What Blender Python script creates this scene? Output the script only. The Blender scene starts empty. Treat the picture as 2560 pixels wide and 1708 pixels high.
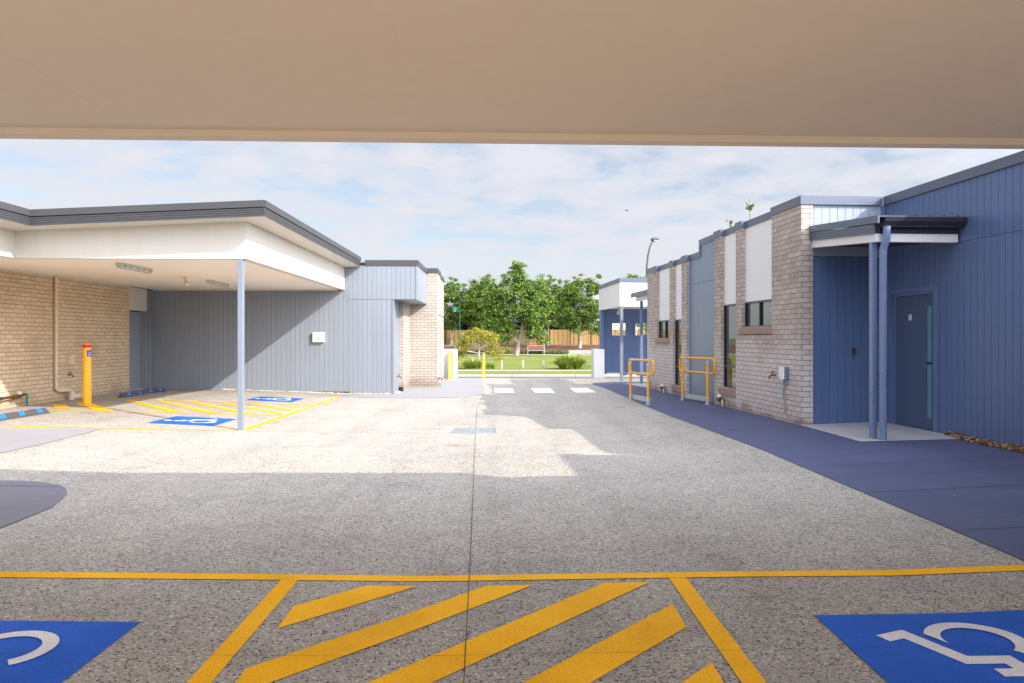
import bpy, bmesh, math, random
from mathutils import Vector, Matrix
rad = math.radians
S = bpy.context.scene
COL = S.collection

# ------------------------------------------------------------------ camera, sky, sun, exposure
cam = bpy.data.cameras.new('camera'); cam_o = bpy.data.objects.new('camera', cam); COL.objects.link(cam_o)
cam_o.location = (0, 0, 1.4); cam_o.rotation_euler = (rad(90), 0, 0)
cam.sensor_width = 36; cam.lens = 26.72; cam.shift_y = -9/2560
cam.clip_start = 0.05; cam.clip_end = 4000
S.camera = cam_o

SUN = Vector((1.0, -0.635, 0.74)).normalized()
EL = math.asin(SUN.z); AZ = math.atan2(SUN.x, SUN.y)
sl = bpy.data.lights.new('sun', 'SUN'); sl.energy = 3.0; sl.angle = rad(0.5); sl.color = (1.0, 0.93, 0.82)
so = bpy.data.objects.new('sun', sl); COL.objects.link(so)
so.rotation_euler = (-SUN).to_track_quat('-Z', 'Y').to_euler(); so.location = (30, -20, 40)

W = bpy.data.worlds.new('World'); S.world = W; W.use_nodes = True
def build_world():
    nt = W.node_tree; nd = nt.nodes; ln = nt.links; nd.clear()
    out = nd.new('ShaderNodeOutputWorld'); bg = nd.new('ShaderNodeBackground')
    sky = nd.new('ShaderNodeTexSky'); sky.sky_type = 'NISHITA'; sky.sun_disc = False
    sky.sun_elevation = EL; sky.sun_rotation = AZ; sky.air_density = 1.0; sky.dust_density = 0.6; sky.ozone_density = 1.6
    tc = nd.new('ShaderNodeTexCoord')
    sep = nd.new('ShaderNodeSeparateXYZ'); ln.new(tc.outputs['Generated'], sep.inputs[0])
    mx = nd.new('ShaderNodeMath'); mx.operation = 'MAXIMUM'; ln.new(sep.outputs['Z'], mx.inputs[0]); mx.inputs[1].default_value = 0.0
    ad = nd.new('ShaderNodeMath'); ad.operation = 'ADD'; ln.new(mx.outputs[0], ad.inputs[0]); ad.inputs[1].default_value = 0.16
    dv = nd.new('ShaderNodeVectorMath'); dv.operation = 'DIVIDE'; ln.new(tc.outputs['Generated'], dv.inputs[0])
    cb = nd.new('ShaderNodeCombineXYZ')
    for i in range(3): ln.new(ad.outputs[0], cb.inputs[i])
    ln.new(cb.outputs[0], dv.inputs[1])
    fl = nd.new('ShaderNodeVectorMath'); fl.operation = 'MULTIPLY'; ln.new(dv.outputs[0], fl.inputs[0]); fl.inputs[1].default_value = (1.0, 1.0, 0.0)
    def noise(sc, det, ro, dist, off):
        m = nd.new('ShaderNodeVectorMath'); m.operation = 'ADD'; ln.new(fl.outputs[0], m.inputs[0]); m.inputs[1].default_value = off
        n = nd.new('ShaderNodeTexNoise'); n.inputs['Scale'].default_value = sc; n.inputs['Detail'].default_value = det
        n.inputs['Roughness'].default_value = ro; n.inputs['Distortion'].default_value = dist
        ln.new(m.outputs[0], n.inputs['Vector']); return n
    n1 = noise(4.6, 9, 0.55, 0.15, (3.1, 1.7, 0)); n2 = noise(1.3, 4, 0.5, 0.2, (8.2, 4.4, 0))
    mxx = nd.new('ShaderNodeMix'); mxx.data_type = 'FLOAT'; mxx.inputs[0].default_value = 0.34
    ln.new(n1.outputs['Fac'], mxx.inputs[2]); ln.new(n2.outputs['Fac'], mxx.inputs[3])
    rp = nd.new('ShaderNodeValToRGB'); cr = rp.color_ramp
    cr.elements[0].position = 0.39; cr.elements[0].color = (0.42, 0.42, 0.42, 1)
    cr.elements[1].position = 0.58; cr.elements[1].color = (1, 1, 1, 1)
    e = cr.elements.new(0.47); e.color = (0.76, 0.76, 0.76, 1)
    ln.new(mxx.outputs[0], rp.inputs[0])
    mix = nd.new('ShaderNodeMix'); mix.data_type = 'RGBA'
    ln.new(rp.outputs['Color'], mix.inputs[0]); ln.new(sky.outputs[0], mix.inputs[6])
    mix.inputs[7].default_value = CLOUD
    # added fill: whole sky raised on the unseen sun side, dimmed ahead
    dt = nd.new('ShaderNodeVectorMath'); dt.operation = 'DOT_PRODUCT'; ln.new(tc.outputs['Generated'], dt.inputs[0]); dt.inputs[1].default_value = SUN
    mr = nd.new('ShaderNodeMapRange'); mr.interpolation_type = 'SMOOTHSTEP'; ln.new(dt.outputs['Value'], mr.inputs[0])
    for i, v in ((1, 0.0), (2, 1.0), (3, SKY_AWAY), (4, SKY_TOWARD)): mr.inputs[i].default_value = v
    sc = nd.new('ShaderNodeVectorMath'); sc.operation = 'SCALE'; ln.new(mix.outputs[2], sc.inputs[0]); ln.new(mr.outputs[0], sc.inputs['Scale'])
    ln.new(sc.outputs[0], bg.inputs[0]); bg.inputs[1].default_value = SKY_STRENGTH
    ln.new(bg.outputs[0], out.inputs[0])
SKY_STRENGTH = 0.12; SKY_AWAY = 0.585; SKY_TOWARD = 3.7
CLOUD = (5.0, 5.05, 5.5, 1)
build_world()
S.view_settings.view_transform = 'Standard'; S.view_settings.look = 'None'
S.view_settings.exposure = 1.2; S.view_settings.gamma = 1.0
S.cycles.max_bounces = 8; S.cycles.diffuse_bounces = 5

# ------------------------------------------------------------------ materials
def new_mat(name):
    m = bpy.data.materials.new(name); m.use_nodes = True
    nt = m.node_tree; b = nt.nodes['Principled BSDF']; return m, nt, b
def node(nt, t, **kw):
    n = nt.nodes.new(t)
    for k, v in kw.items():
        if k in n.inputs: n.inputs[k].default_value = v
        else: setattr(n, k, v)
    return n
def noise(nt, vec, scale, detail=4, rough=0.55):
    n = node(nt, 'ShaderNodeTexNoise', Scale=scale, Detail=detail, Roughness=rough); nt.links.new(vec, n.inputs['Vector']); return n
def ramp(nt, fac, stops):
    r = nt.nodes.new('ShaderNodeValToRGB'); e = r.color_ramp.elements
    while len(e) < len(stops): e.new(0.5)
    for el, (p, c) in zip(e, stops):
        el.position = p; el.color = (c[0], c[1], c[2], 1) if not isinstance(c, float) else (c, c, c, 1)
    nt.links.new(fac, r.inputs[0]); return r
def mixc(nt, fac, a, b, mode='MIX'):
    m = nt.nodes.new('ShaderNodeMix'); m.data_type = 'RGBA'; m.blend_type = mode
    for i, v in ((0, fac), (6, a), (7, b)):
        if isinstance(v, (int, float)): m.inputs[i].default_value = v
        elif isinstance(v, tuple): m.inputs[i].default_value = (v[0], v[1], v[2], 1)
        else: nt.links.new(v, m.inputs[i])
    return m.outputs[2]
def bump(nt, b, h, strength, dist=0.01):
    n = nt.nodes.new('ShaderNodeBump'); n.inputs['Strength'].default_value = strength; n.inputs['Distance'].default_value = dist
    nt.links.new(h, n.inputs['Height']); nt.links.new(n.outputs[0], b.inputs['Normal'])
def pos(nt): return nt.nodes.new('ShaderNodeNewGeometry').outputs['Position']

def paint(name, col, rough=0.45, var=0.05, spec=0.4, metal=0.0, scale=1.2, bmp=0.02, streak=False):
    m, nt, b = new_mat(name); p = pos(nt); ps = p
    if streak:
        mp = nt.nodes.new('ShaderNodeMapping'); mp.inputs['Scale'].default_value = (3.5, 3.5, 0.28); nt.links.new(p, mp.inputs['Vector']); ps = mp.outputs[0]
    n = noise(nt, ps, scale, 6, 0.6); n2 = noise(nt, p, scale*14, 3)
    f = mixc(nt, 0.35, n.outputs['Fac'], n2.outputs['Fac'])
    r = ramp(nt, f, [(0.3, tuple(c*(1-var*1.5) for c in col)), (0.7, tuple(min(1, c*(1+var)) for c in col))])
    nt.links.new(r.outputs[0], b.inputs['Base Color'])
    rr = ramp(nt, n.outputs['Fac'], [(0.3, rough*0.85), (0.7, min(1.0, rough*1.2))]); nt.links.new(rr.outputs[0], b.inputs['Roughness'])
    b.inputs['Specular IOR Level'].default_value = spec; b.inputs['Metallic'].default_value = metal
    if bmp: bump(nt, b, n2.outputs['Fac'], bmp, 0.01)
    return m

def brick(name, c1, c2, mortar, bloom=False):
    m, nt, b = new_mat(name)
    uv = nt.nodes.new('ShaderNodeUVMap').outputs[0]
    br = node(nt, 'ShaderNodeTexBrick', Scale=1.0); br.offset = 0.5; br.squash = 1.0
    br.inputs['Brick Width'].default_value = 0.24; br.inputs['Row Height'].default_value = 0.086
    br.inputs['Mortar Size'].default_value = 0.0052; br.inputs['Mortar Smooth'].default_value = 0.25; br.inputs['Bias'].default_value = 0.0
    br.inputs['Color1'].default_value = (*c1, 1); br.inputs['Color2'].default_value = (*c2, 1); br.inputs['Mortar'].default_value = (*mortar, 1)
    nt.links.new(uv, br.inputs['Vector'])
    p = pos(nt); n = noise(nt, p, 22, 5, 0.65); n2 = noise(nt, p, 0.7, 3)
    sp = ramp(nt, n.outputs['Fac'], [(0.3, 0.84), (0.7, 1.1)])
    c = mixc(nt, 1.0, br.outputs['Color'], sp.outputs[0], 'MULTIPLY')
    st = ramp(nt, n2.outputs['Fac'], [(0.3, (0.84, 0.82, 0.80)), (0.5, (0.98, 0.97, 0.96)), (0.68, (1.06, 1.05, 1.04))])
    c = mixc(nt, 1.0, c, st.outputs[0], 'MULTIPLY')
    sz = nt.nodes.new('ShaderNodeSeparateXYZ'); nt.links.new(p, sz.inputs[0]); nd_ = noise(nt, p, 3.0, 5, 0.65)
    ms = nt.nodes.new('ShaderNodeMath'); ms.operation = 'MULTIPLY_ADD'; nt.links.new(nd_.outputs['Fac'], ms.inputs[0]); ms.inputs[1].default_value = 0.6; nt.links.new(sz.outputs['Z'], ms.inputs[2])
    sp4 = ramp(nt, ms.outputs[0], [(0.24, (0.74, 0.69, 0.64)), (0.52, (1, 1, 1))]); c = mixc(nt, 1.0, c, sp4.outputs[0], 'MULTIPLY')
    if bloom:   # pale salt bloom on the lower courses, uneven at its edge
        sp3 = nt.nodes.new('ShaderNodeSeparateXYZ'); nt.links.new(uv, sp3.inputs[0])
        n5 = noise(nt, p, 1.1, 4, 0.6); n6 = noise(nt, p, 5.5, 2)
        def lin(a, k, bsrc):
            m1 = nt.nodes.new('ShaderNodeMath'); m1.operation = 'MULTIPLY_ADD'; nt.links.new(bsrc, m1.inputs[0]); m1.inputs[1].default_value = k; nt.links.new(a, m1.inputs[2]); return m1.outputs[0]
        zz = lin(lin(sp3.outputs['Y'], 1.1, n5.outputs['Fac']), 0.3, n6.outputs['Fac'])
        bl = ramp(nt, zz, [(0.0, 0.0), (0.70, 0.0), (0.80, 1.0), (1.0, 1.0)])
        mr2 = nt.nodes.new('ShaderNodeMapRange'); nt.links.new(zz, mr2.inputs[0]); mr2.inputs[1].default_value = 1.7; mr2.inputs[2].default_value = 2.15; mr2.inputs[3].default_value = 1.0; mr2.inputs[4].default_value = 0.0
        fz = mixc(nt, 1.0, bl.outputs[0], mr2.outputs[0], 'MULTIPLY'); mm = ramp(nt, br.outputs['Fac'], [(0.0, 1.0), (1.0, 0.0)])
        fz = mixc(nt, 1.0, fz, mm.outputs[0], 'MULTIPLY'); fz = mixc(nt, 1.0, fz, (0.42, 0.42, 0.42), 'MULTIPLY')
        c = mixc(nt, fz, c, (0.80, 0.77, 0.775))
    nt.links.new(c, b.inputs['Base Color']); b.inputs['Roughness'].default_value = 0.85
    h = ramp(nt, br.outputs['Fac'], [(0.0, 1.0), (1.0, 0.0)])
    hh = mixc(nt, 0.12, h.outputs[0], n.outputs['Fac'])
    bump(nt, b, hh, 0.9, 0.008)
    return m

def aggregate_nodes(nt, p, tint=(1, 1, 1), k=1.0):
    v = node(nt, 'ShaderNodeTexVoronoi', Scale=76.0); nt.links.new(p, v.inputs['Vector'])
    sepc = nt.nodes.new('ShaderNodeSeparateColor'); nt.links.new(v.outputs['Color'], sepc.inputs[0])
    st = ramp(nt, sepc.outputs[0], [(0.0, (0.04, 0.039, 0.05)), (0.13, (0.08, 0.077, 0.09)), (0.20, (0.30, 0.275, 0.255)), (0.6, (0.44, 0.405, 0.37)), (0.86, (0.56, 0.515, 0.46)), (1.0, (0.78, 0.74, 0.69))])
    v2 = node(nt, 'ShaderNodeTexVoronoi', Scale=210.0); nt.links.new(p, v2.inputs['Vector'])
    sep2 = nt.nodes.new('ShaderNodeSeparateColor'); nt.links.new(v2.outputs['Color'], sep2.inputs[0])
    fine = ramp(nt, sep2.outputs[1], [(0.0, (0.30, 0.27, 0.25)), (1.0, (0.52, 0.48, 0.44))])
    edge = ramp(nt, v.outputs['Distance'], [(0.46, 0.0), (0.60, 1.0)])
    c = mixc(nt, edge.outputs[0], st.outputs[0], fine.outputs[0])
    n = noise(nt, p, 0.55, 6, 0.6); n2 = noise(nt, p, 3.3, 5, 0.6)
    sta = ramp(nt, n.outputs['Fac'], [(0.3, (0.90, 0.90, 0.90)), (0.5, (0.99, 0.99, 0.99)), (0.7, (1.06, 1.06, 1.05))])
    c = mixc(nt, 1.0, c, sta.outputs[0], 'MULTIPLY')
    st2 = ramp(nt, n2.outputs['Fac'], [(0.28, (0.88, 0.88, 0.88)), (0.5, (1.0, 1.0, 1.0)), (0.78, (1.08, 1.07, 1.05))])
    c = mixc(nt, 1.0, c, st2.outputs[0], 'MULTIPLY')
    c = mixc(nt, 1.0, c, tuple(t*k for t in tint), 'MULTIPLY')
    return c, v.outputs['Distance']
def aggregate(name):
    m, nt, b = new_mat(name); p = pos(nt)
    c, h = aggregate_nodes(nt, p, (0.985, 0.99, 0.955), 0.86)
    # faint tyre tracks along the drive and a few oil drips
    mp = nt.nodes.new('ShaderNodeMapping'); mp.inputs['Scale'].default_value = (1.5, 0.10, 1); nt.links.new(p, mp.inputs['Vector'])
    nt1 = noise(nt, mp.outputs[0], 1.0, 5, 0.6); tr = ramp(nt, nt1.outputs['Fac'], [(0.36, (0.90, 0.90, 0.90)), (0.52, (1.0, 1.0, 1.0)), (0.7, (1.04, 1.04, 1.04))])
    c = mixc(nt, 1.0, c, tr.outputs[0], 'MULTIPLY')
    wb = noise(nt, p, 6, 3); pd = mixc(nt, 0.12, p, wb.outputs['Color'])
    vo = node(nt, 'ShaderNodeTexVoronoi', Scale=0.62); nt.links.new(pd, vo.inputs['Vector'])
    od = ramp(nt, vo.outputs['Distance'], [(0.025, (0.68, 0.67, 0.68)), (0.11, (1.0, 1.0, 1.0))]); c = mixc(nt, 1.0, c, od.outputs[0], 'MULTIPLY')
    # pale scuffs of cement slurry
    n = noise(nt, p, 1.1, 8, 0.7); n3 = noise(nt, p, 0.22, 2)
    s = ramp(nt, n.outputs['Fac'], [(0.66, 0.0), (0.76, 0.55)]); s2 = ramp(nt, n3.outputs['Fac'], [(0.52, 0.0), (0.6, 1.0)])
    f = mixc(nt, 1.0, s.outputs[0], s2.outputs[0], 'MULTIPLY')
    c = mixc(nt, f, c, (0.55, 0.54, 0.53))
    nt.links.new(c, b.inputs['Base Color']); b.inputs['Roughness'].default_value = 0.8; b.inputs['Specular IOR Level'].default_value = 0.2
    inv = ramp(nt, h, [(0.0, 1.0), (0.7, 0.0)]); bump(nt, b, inv.outputs[0], 0.35, 0.004)
    return m
def line_paint(name, col, wear=0.12):
    m, nt, b = new_mat(name); p = pos(nt)
    agg, h = aggregate_nodes(nt, p)
    n = noise(nt, p, 14, 8, 0.75); n2 = noise(nt, p, 1.6, 6, 0.65); n4 = noise(nt, p, 150, 2)
    base = ramp(nt, n2.outputs['Fac'], [(0.3, tuple(c*0.84 for c in col)), (0.5, col), (0.7, tuple(min(1, c*1.12+.012) for c in col))])
    sp = ramp(nt, n4.outputs['Fac'], [(0.35, 0.93), (0.65, 1.05)])
    cc = mixc(nt, 1.0, base.outputs[0], sp.outputs[0], 'MULTIPLY')
    w = ramp(nt, n.outputs['Fac'], [(0.64, 0.0), (0.74, wear*5)])
    pit = ramp(nt, h, [(0.52, 0.0), (0.68, 0.16)])
    c = mixc(nt, w.outputs[0], cc, agg); c = mixc(nt, pit.outputs[0], c, tuple(k*0.35 for k in col))
    nt.links.new(c, b.inputs['Base Color']); b.inputs['Roughness'].default_value = 0.65; b.inputs['Specular IOR Level'].default_value = 0.12
    inv = ramp(nt, h, [(0.0, 1.0), (0.7, 0.0)]); bump(nt, b, inv.outputs[0], 0.45, 0.005)
    return m
def concrete(name, col, var=0.1, spots=0.5):
    m, nt, b = new_mat(name); p = pos(nt)
    n = noise(nt, p, 0.8, 8, 0.62); n2 = noise(nt, p, 35, 4)
    # broom-swept streaks
    mp = nt.nodes.new('ShaderNodeMapping'); mp.inputs['Scale'].default_value = (0.5, 7, 1); nt.links.new(p, mp.inputs['Vector'])
    n3 = noise(nt, mp.outputs[0], 2.0, 6, 0.6)
    f = mixc(nt, 0.45, n.outputs['Fac'], n3.outputs['Fac'])
    r = ramp(nt, f, [(0.3, tuple(c*(1-var*1.4) for c in col)), (0.55, col), (0.75, tuple(min(1, c*(1+var*1.6)) for c in col))])
    v = node(nt, 'ShaderNodeTexVoronoi', Scale=2.7); nt.links.new(p, v.inputs['Vector'])
    dsp = noise(nt, p, 40, 2)
    sp = ramp(nt, v.outputs['Distance'], [(0.018, spots), (0.035, 0.0)])
    c = mixc(nt, sp.outputs[0], r.outputs[0], (0.6, 0.6, 0.62))
    g = ramp(nt, n2.outputs['Fac'], [(0.3, 0.93), (0.7, 1.05)]); c = mixc(nt, 1.0, c, g.outputs[0], 'MULTIPLY')
    nt.links.new(c, b.inputs['Base Color'])
    rr = ramp(nt, n.outputs['Fac'], [(0.3, 0.5), (0.7, 0.75)]); nt.links.new(rr.outputs[0], b.inputs['Roughness']); b.inputs['Specular IOR Level'].default_value = 0.25
    bump(nt, b, n2.outputs['Fac'], 0.08, 0.01)
    return m
def metal(name, col, rough=0.4, m_=0.8):
    return paint(name, col, rough, 0.12, 0.5, m_, 5.0, 0.03)
def glass_dark(name, col, rough=0.03):
    m, nt, b = new_mat(name)
    b.inputs['Base Color'].default_value = (*col, 1); b.inputs['Roughness'].default_value = rough
    b.inputs['Specular IOR Level'].default_value = 1.0; b.inputs['IOR'].default_value = 1.9
    n = noise(nt, pos(nt), 1.5, 2); bump(nt, b, n.outputs['Fac'], 0.02, 0.02)
    return m
def island_mat(name, stops, rough=0.6, trans=0.0, spec=0.3):
    m, nt, b = new_mat(name)
    g = nt.nodes.new('ShaderNodeNewGeometry')
    r = ramp(nt, g.outputs['Random Per Island'], stops)
    nt.links.new(r.outputs[0], b.inputs['Base Color']); b.inputs['Roughness'].default_value = rough; b.inputs['Specular IOR Level'].default_value = spec
    if trans:
        t = nt.nodes.new('ShaderNodeBsdfTranslucent'); nt.links.new(r.outputs[0], t.inputs[0])
        mx = nt.nodes.new('ShaderNodeMixShader'); mx.inputs[0].default_value = trans
        o = nt.nodes['Material Output']; nt.links.new(b.outputs[0], mx.inputs[1]); nt.links.new(t.outputs[0], mx.inputs[2]); nt.links.new(mx.outputs[0], o.inputs[0])
    return m
def grassy(name, c1, c2, c3):
    m, nt, b = new_mat(name); p = pos(nt)
    n = noise(nt, p, 0.35, 6, 0.65); n2 = noise(nt, p, 9, 6, 0.75)
    f = mixc(nt, 0.5, n.outputs['Fac'], n2.outputs['Fac'])
    r = ramp(nt, f, [(0.32, c1), (0.5, c2), (0.68, c3)])
    nt.links.new(r.outputs[0], b.inputs['Base Color']); b.inputs['Roughness'].default_value = 0.9; b.inputs['Specular IOR Level'].default_value = 0.1
    bump(nt, b, n2.outputs['Fac'], 1.0, 0.12)
    return m
def timber(name, c1, c2, width=0.1):
    m, nt, b = new_mat(name); p = pos(nt)
    g = nt.nodes.new('ShaderNodeNewGeometry')
    mp = nt.nodes.new('ShaderNodeMapping'); mp.inputs['Scale'].default_value = (9, 9, 0.7); nt.links.new(p, mp.inputs['Vector'])
    n = noise(nt, mp.outputs[0], 2.5, 6, 0.6)
    f = mixc(nt, 0.5, g.outputs['Random Per Island'], n.outputs['Fac'])
    r = ramp(nt, f, [(0.25, c1), (0.75, c2)]); nt.links.new(r.outputs[0], b.inputs['Base Color']); b.inputs['Roughness'].default_value = 0.8
    bump(nt, b, n.outputs['Fac'], 0.2, 0.01)
    return m

M = {}
M['aggregate'] = aggregate('exposed_aggregate')
M['yellow_line'] = line_paint('yellow_line_paint', (0.95, 0.475, 0.005), 0.06)
M['blue_line'] = line_paint('blue_line_paint', (0.020, 0.115, 0.56), 0.04)
M['white_line'] = line_paint('white_line_paint', (0.74, 0.73, 0.74), 0.05)
M['path_blue'] = concrete('blue_grey_concrete', (0.080, 0.092, 0.172), 0.18, 0.7)
M['path_grey'] = concrete('pale_grey_concrete', (0.27, 0.265, 0.28), 0.06, 0.2)
M['path_dark'] = concrete('charcoal_concrete', (0.17, 0.165, 0.195), 0.10, 0.5)
M['tiles'] = concrete('pale_tiles', (0.40, 0.40, 0.43), 0.05, 0.0)
M['kerb'] = concrete('kerb_concrete', (0.38, 0.36, 0.32), 0.05, 0.0)
M['asphalt'] = concrete('road_asphalt', (0.09, 0.09, 0.10), 0.12, 0.0)
M['joint'] = paint('joint_dark', (0.03, 0.028, 0.026), 0.9)
M['brick_l'] = brick('bounce_lit_brick', (0.67, 0.53, 0.365), (0.56, 0.44, 0.30), (0.29, 0.20, 0.13))  # same brick as the far piers, warm bounce light put into the colour
M['brick_far'] = brick('sunlit_brick', (0.44, 0.395, 0.35), (0.38, 0.335, 0.29), (0.17, 0.125, 0.10))  # sunlit copy of the carport brick, toned for the sun on it
M['brick_r'] = brick('grey_beige_brick', (0.56, 0.49, 0.445), (0.43, 0.365, 0.325), (0.22, 0.165, 0.145), True)
M['sill'] = paint('sill_brick', (0.36, 0.27, 0.23), 0.85, 0.12, 0.2, 0, 8)
M['white'] = paint('white_paint', (0.61, 0.575, 0.51), 0.5, 0.03, 0.4, 0, 1.0, 0.02, True)
M['ceiling_white'] = paint('ceiling_paint', (0.86, 0.81, 0.73), 0.6, 0.015)
M['white_cool'] = paint('white_panel_paint', (0.80, 0.80, 0.80), 0.5, 0.02)
M['soffit'] = paint('soffit_paint', (0.86, 0.72, 0.575), 0.6, 0.035, 0.2, 0, 0.6)
M['clad_grey'] = paint('grey_blue_cladding', (0.22, 0.245, 0.285), 0.4, 0.05, 0.4, 0, 1.0, 0.03, True)
M['clad_blue'] = paint('blue_cladding', (0.105, 0.162, 0.325), 0.35, 0.09, 0.45, 0, 1.0, 0.03, True)
M['clad_skylit'] = paint('skylit_panel_cladding', (0.215, 0.27, 0.365), 0.4, 0.05, 0.4, 0, 1.0, 0.03, True)  # right building cladding lightened, its weaker shade put into the colour
M['clad_sunlit'] = paint('sunlit_cladding', (0.32, 0.36, 0.425), 0.4, 0.04, 0.4, 0, 1.0, 0.03, True)  # same cladding as the blue walls, sunlight put into the colour
M['post'] = paint('post_paint', (0.20, 0.23, 0.29), 0.35, 0.03)
M['post_blue'] = paint('blue_post_paint', (0.17, 0.225, 0.38), 0.3, 0.03, 0.5)
M['trim_blue'] = paint('blue_trim', (0.125, 0.18, 0.34), 0.32, 0.03)
M['door_blue'] = paint('blue_door', (0.075, 0.108, 0.20), 0.4, 0.05)
M['fascia'] = paint('charcoal_fascia', (0.058, 0.058, 0.062), 0.45, 0.04, 0.35)
M['fascia_r'] = paint('slate_fascia', (0.105, 0.125, 0.175), 0.38, 0.04, 0.5)
M['gutter'] = paint('dark_gutter', (0.03, 0.03, 0.04), 0.3, 0.03, 0.6)
M['black'] = paint('black_frame', (0.012, 0.012, 0.014), 0.3, 0.02, 0.5)
M['dark'] = paint('dark_core', (0.05, 0.05, 0.055), 0.8)
M['glass'] = glass_dark('window_glass', (0.012, 0.03, 0.03))
M['glass_teal'] = glass_dark('frosted_glass', (0.10, 0.27, 0.31), 0.25)
M['curtain'] = paint('curtain', (0.35, 0.36, 0.38), 0.9)
M['safety_yellow'] = paint('safety_yellow', (0.90, 0.43, 0.006), 0.32, 0.05, 0.5)
M['rail_yellow'] = paint('rail_yellow', (0.88, 0.40, 0.012), 0.3, 0.05, 0.5)
M['bright_yellow'] = paint('bollard_yellow', (0.88, 0.56, 0.02), 0.4, 0.04)
M['red'] = paint('red_band', (0.70, 0.015, 0.01), 0.4)
M['sign_blue'] = paint('sticker_blue', (0.02, 0.03, 0.35), 0.4)
M['sign_white'] = paint('sign_white', (0.82, 0.82, 0.82), 0.4)
M['galv'] = metal('galvanised_steel', (0.55, 0.58, 0.60), 0.42, 0.6)
M['grate'] = metal('grate_steel', (0.40, 0.43, 0.45), 0.45, 0.5)
M['brass'] = metal('brass', (0.14, 0.085, 0.03), 0.5, 0.7)
M['rubber'] = paint('rubber', (0.075, 0.07, 0.07), 0.8, 0.12, 0.3, 0, 6)
M['reflector'] = paint('blue_reflector', (0.02, 0.17, 0.62), 0.4, 0.06)
M['cream_pipe'] = paint('cream_pvc', (0.66, 0.54, 0.40), 0.4, 0.04)
M['green_pipe'] = paint('green_pipe', (0.0, 0.24, 0.16), 0.4)
M['park_green'] = paint('park_green', (0.0, 0.13, 0.09), 0.5)
M['pole_grey'] = paint('pole_grey', (0.09, 0.09, 0.09), 0.5)
M['orange_wire'] = paint('orange_wire', (0.7, 0.16, 0.04), 0.5); M['cyan_wire'] = paint('cyan_wire', (0.10, 0.42, 0.55), 0.5)
M['box_grey'] = paint('box_grey', (0.16, 0.22, 0.29), 0.5)
M['plate'] = metal('bronze_plate', (0.13, 0.115, 0.115), 0.4, 0.3)
M['lawn'] = grassy('lawn_grass', (0.095, 0.15, 0.024), (0.18, 0.215, 0.05), (0.31, 0.29, 0.115))
M['verge'] = grassy('verge_grass', (0.12, 0.17, 0.025), (0.20, 0.235, 0.05), (0.30, 0.30, 0.10))
M['far_ground'] = grassy('far_ground', (0.07, 0.10, 0.03), (0.11, 0.13, 0.05), (0.15, 0.15, 0.08))
M['mulch'] = grassy('bark_mulch', (0.055, 0.028, 0.018), (0.13, 0.07, 0.045), (0.24, 0.15, 0.10))
M['fence'] = timber('fence_timber', (0.18, 0.105, 0.036), (0.43, 0.28, 0.105))
M['sleeper'] = timber('sleeper_timber', (0.12, 0.08, 0.05), (0.28, 0.19, 0.12))
M['post_timber'] = timber('weathered_timber', (0.30, 0.29, 0.27), (0.44, 0.42, 0.39))
M['slat_red'] = timber('red_slats', (0.22, 0.075, 0.05), (0.31, 0.12, 0.085))
M['bark'] = timber('bark', (0.20, 0.155, 0.12), (0.46, 0.39, 0.33))
M['bark_pale'] = timber('pale_bark', (0.42, 0.36, 0.30), (0.66, 0.60, 0.52))
M['bark_dark'] = timber('dark_bark', (0.13, 0.09, 0.06), (0.30, 0.22, 0.15))
M['leaf'] = island_mat('green_leaves', [(0.0, (0.028, 0.065, 0.010)), (0.35, (0.085, 0.165, 0.016)), (0.7, (0.165, 0.275, 0.032)), (0.992, (0.28, 0.39, 0.07)), (1.0, (0.36, 0.20, 0.04))], 0.42, 0.3, 0.45)
M['leaf_dark'] = island_mat('dark_leaves', [(0.0, (0.008, 0.022, 0.006)), (0.6, (0.022, 0.055, 0.012)), (1.0, (0.06, 0.11, 0.02))], 0.5, 0.2)
M['leaf_gold'] = island_mat('gold_leaves', [(0.0, (0.11, 0.14, 0.01)), (0.4, (0.27, 0.28, 0.02)), (0.8, (0.46, 0.41, 0.05)), (1.0, (0.52, 0.33, 0.05))], 0.5, 0.35)
M['blade'] = island_mat('tussock_blades', [(0.0, (0.10, 0.19, 0.02)), (0.5, (0.27, 0.38, 0.05)), (1.0, (0.62, 0.62, 0.2))], 0.5, 0.42)
M['groundcover'] = island_mat('ground_cover', [(0.0, (0.03, 0.07, 0.012)), (0.6, (0.09, 0.17, 0.03)), (1.0, (0.2, 0.27, 0.07))], 0.5, 0.25)
M['pebble'] = island_mat('river_pebbles', [(0.0, (0.05, 0.024, 0.018)), (0.4, (0.13, 0.065, 0.035)), (0.75, (0.28, 0.15, 0.045)), (1.0, (0.42, 0.33, 0.24))], 0.6)
M['pebble_pale'] = island_mat('pale_pebbles', [(0.0, (0.25, 0.16, 0.09)), (0.5, (0.55, 0.42, 0.28)), (1.0, (0.75, 0.68, 0.58))], 0.6)
M['roof_dark'] = paint('dark_roof', (0.018, 0.018, 0.022), 0.7)
M['render_pale'] = paint('pale_render', (0.62, 0.60, 0.62), 0.7)
M['bird'] = paint('dark_feathers', (0.02, 0.02, 0.022), 0.7)
M['lens'] = paint('diffuser', (0.50, 0.49, 0.42), 0.25, 0.03)

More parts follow.
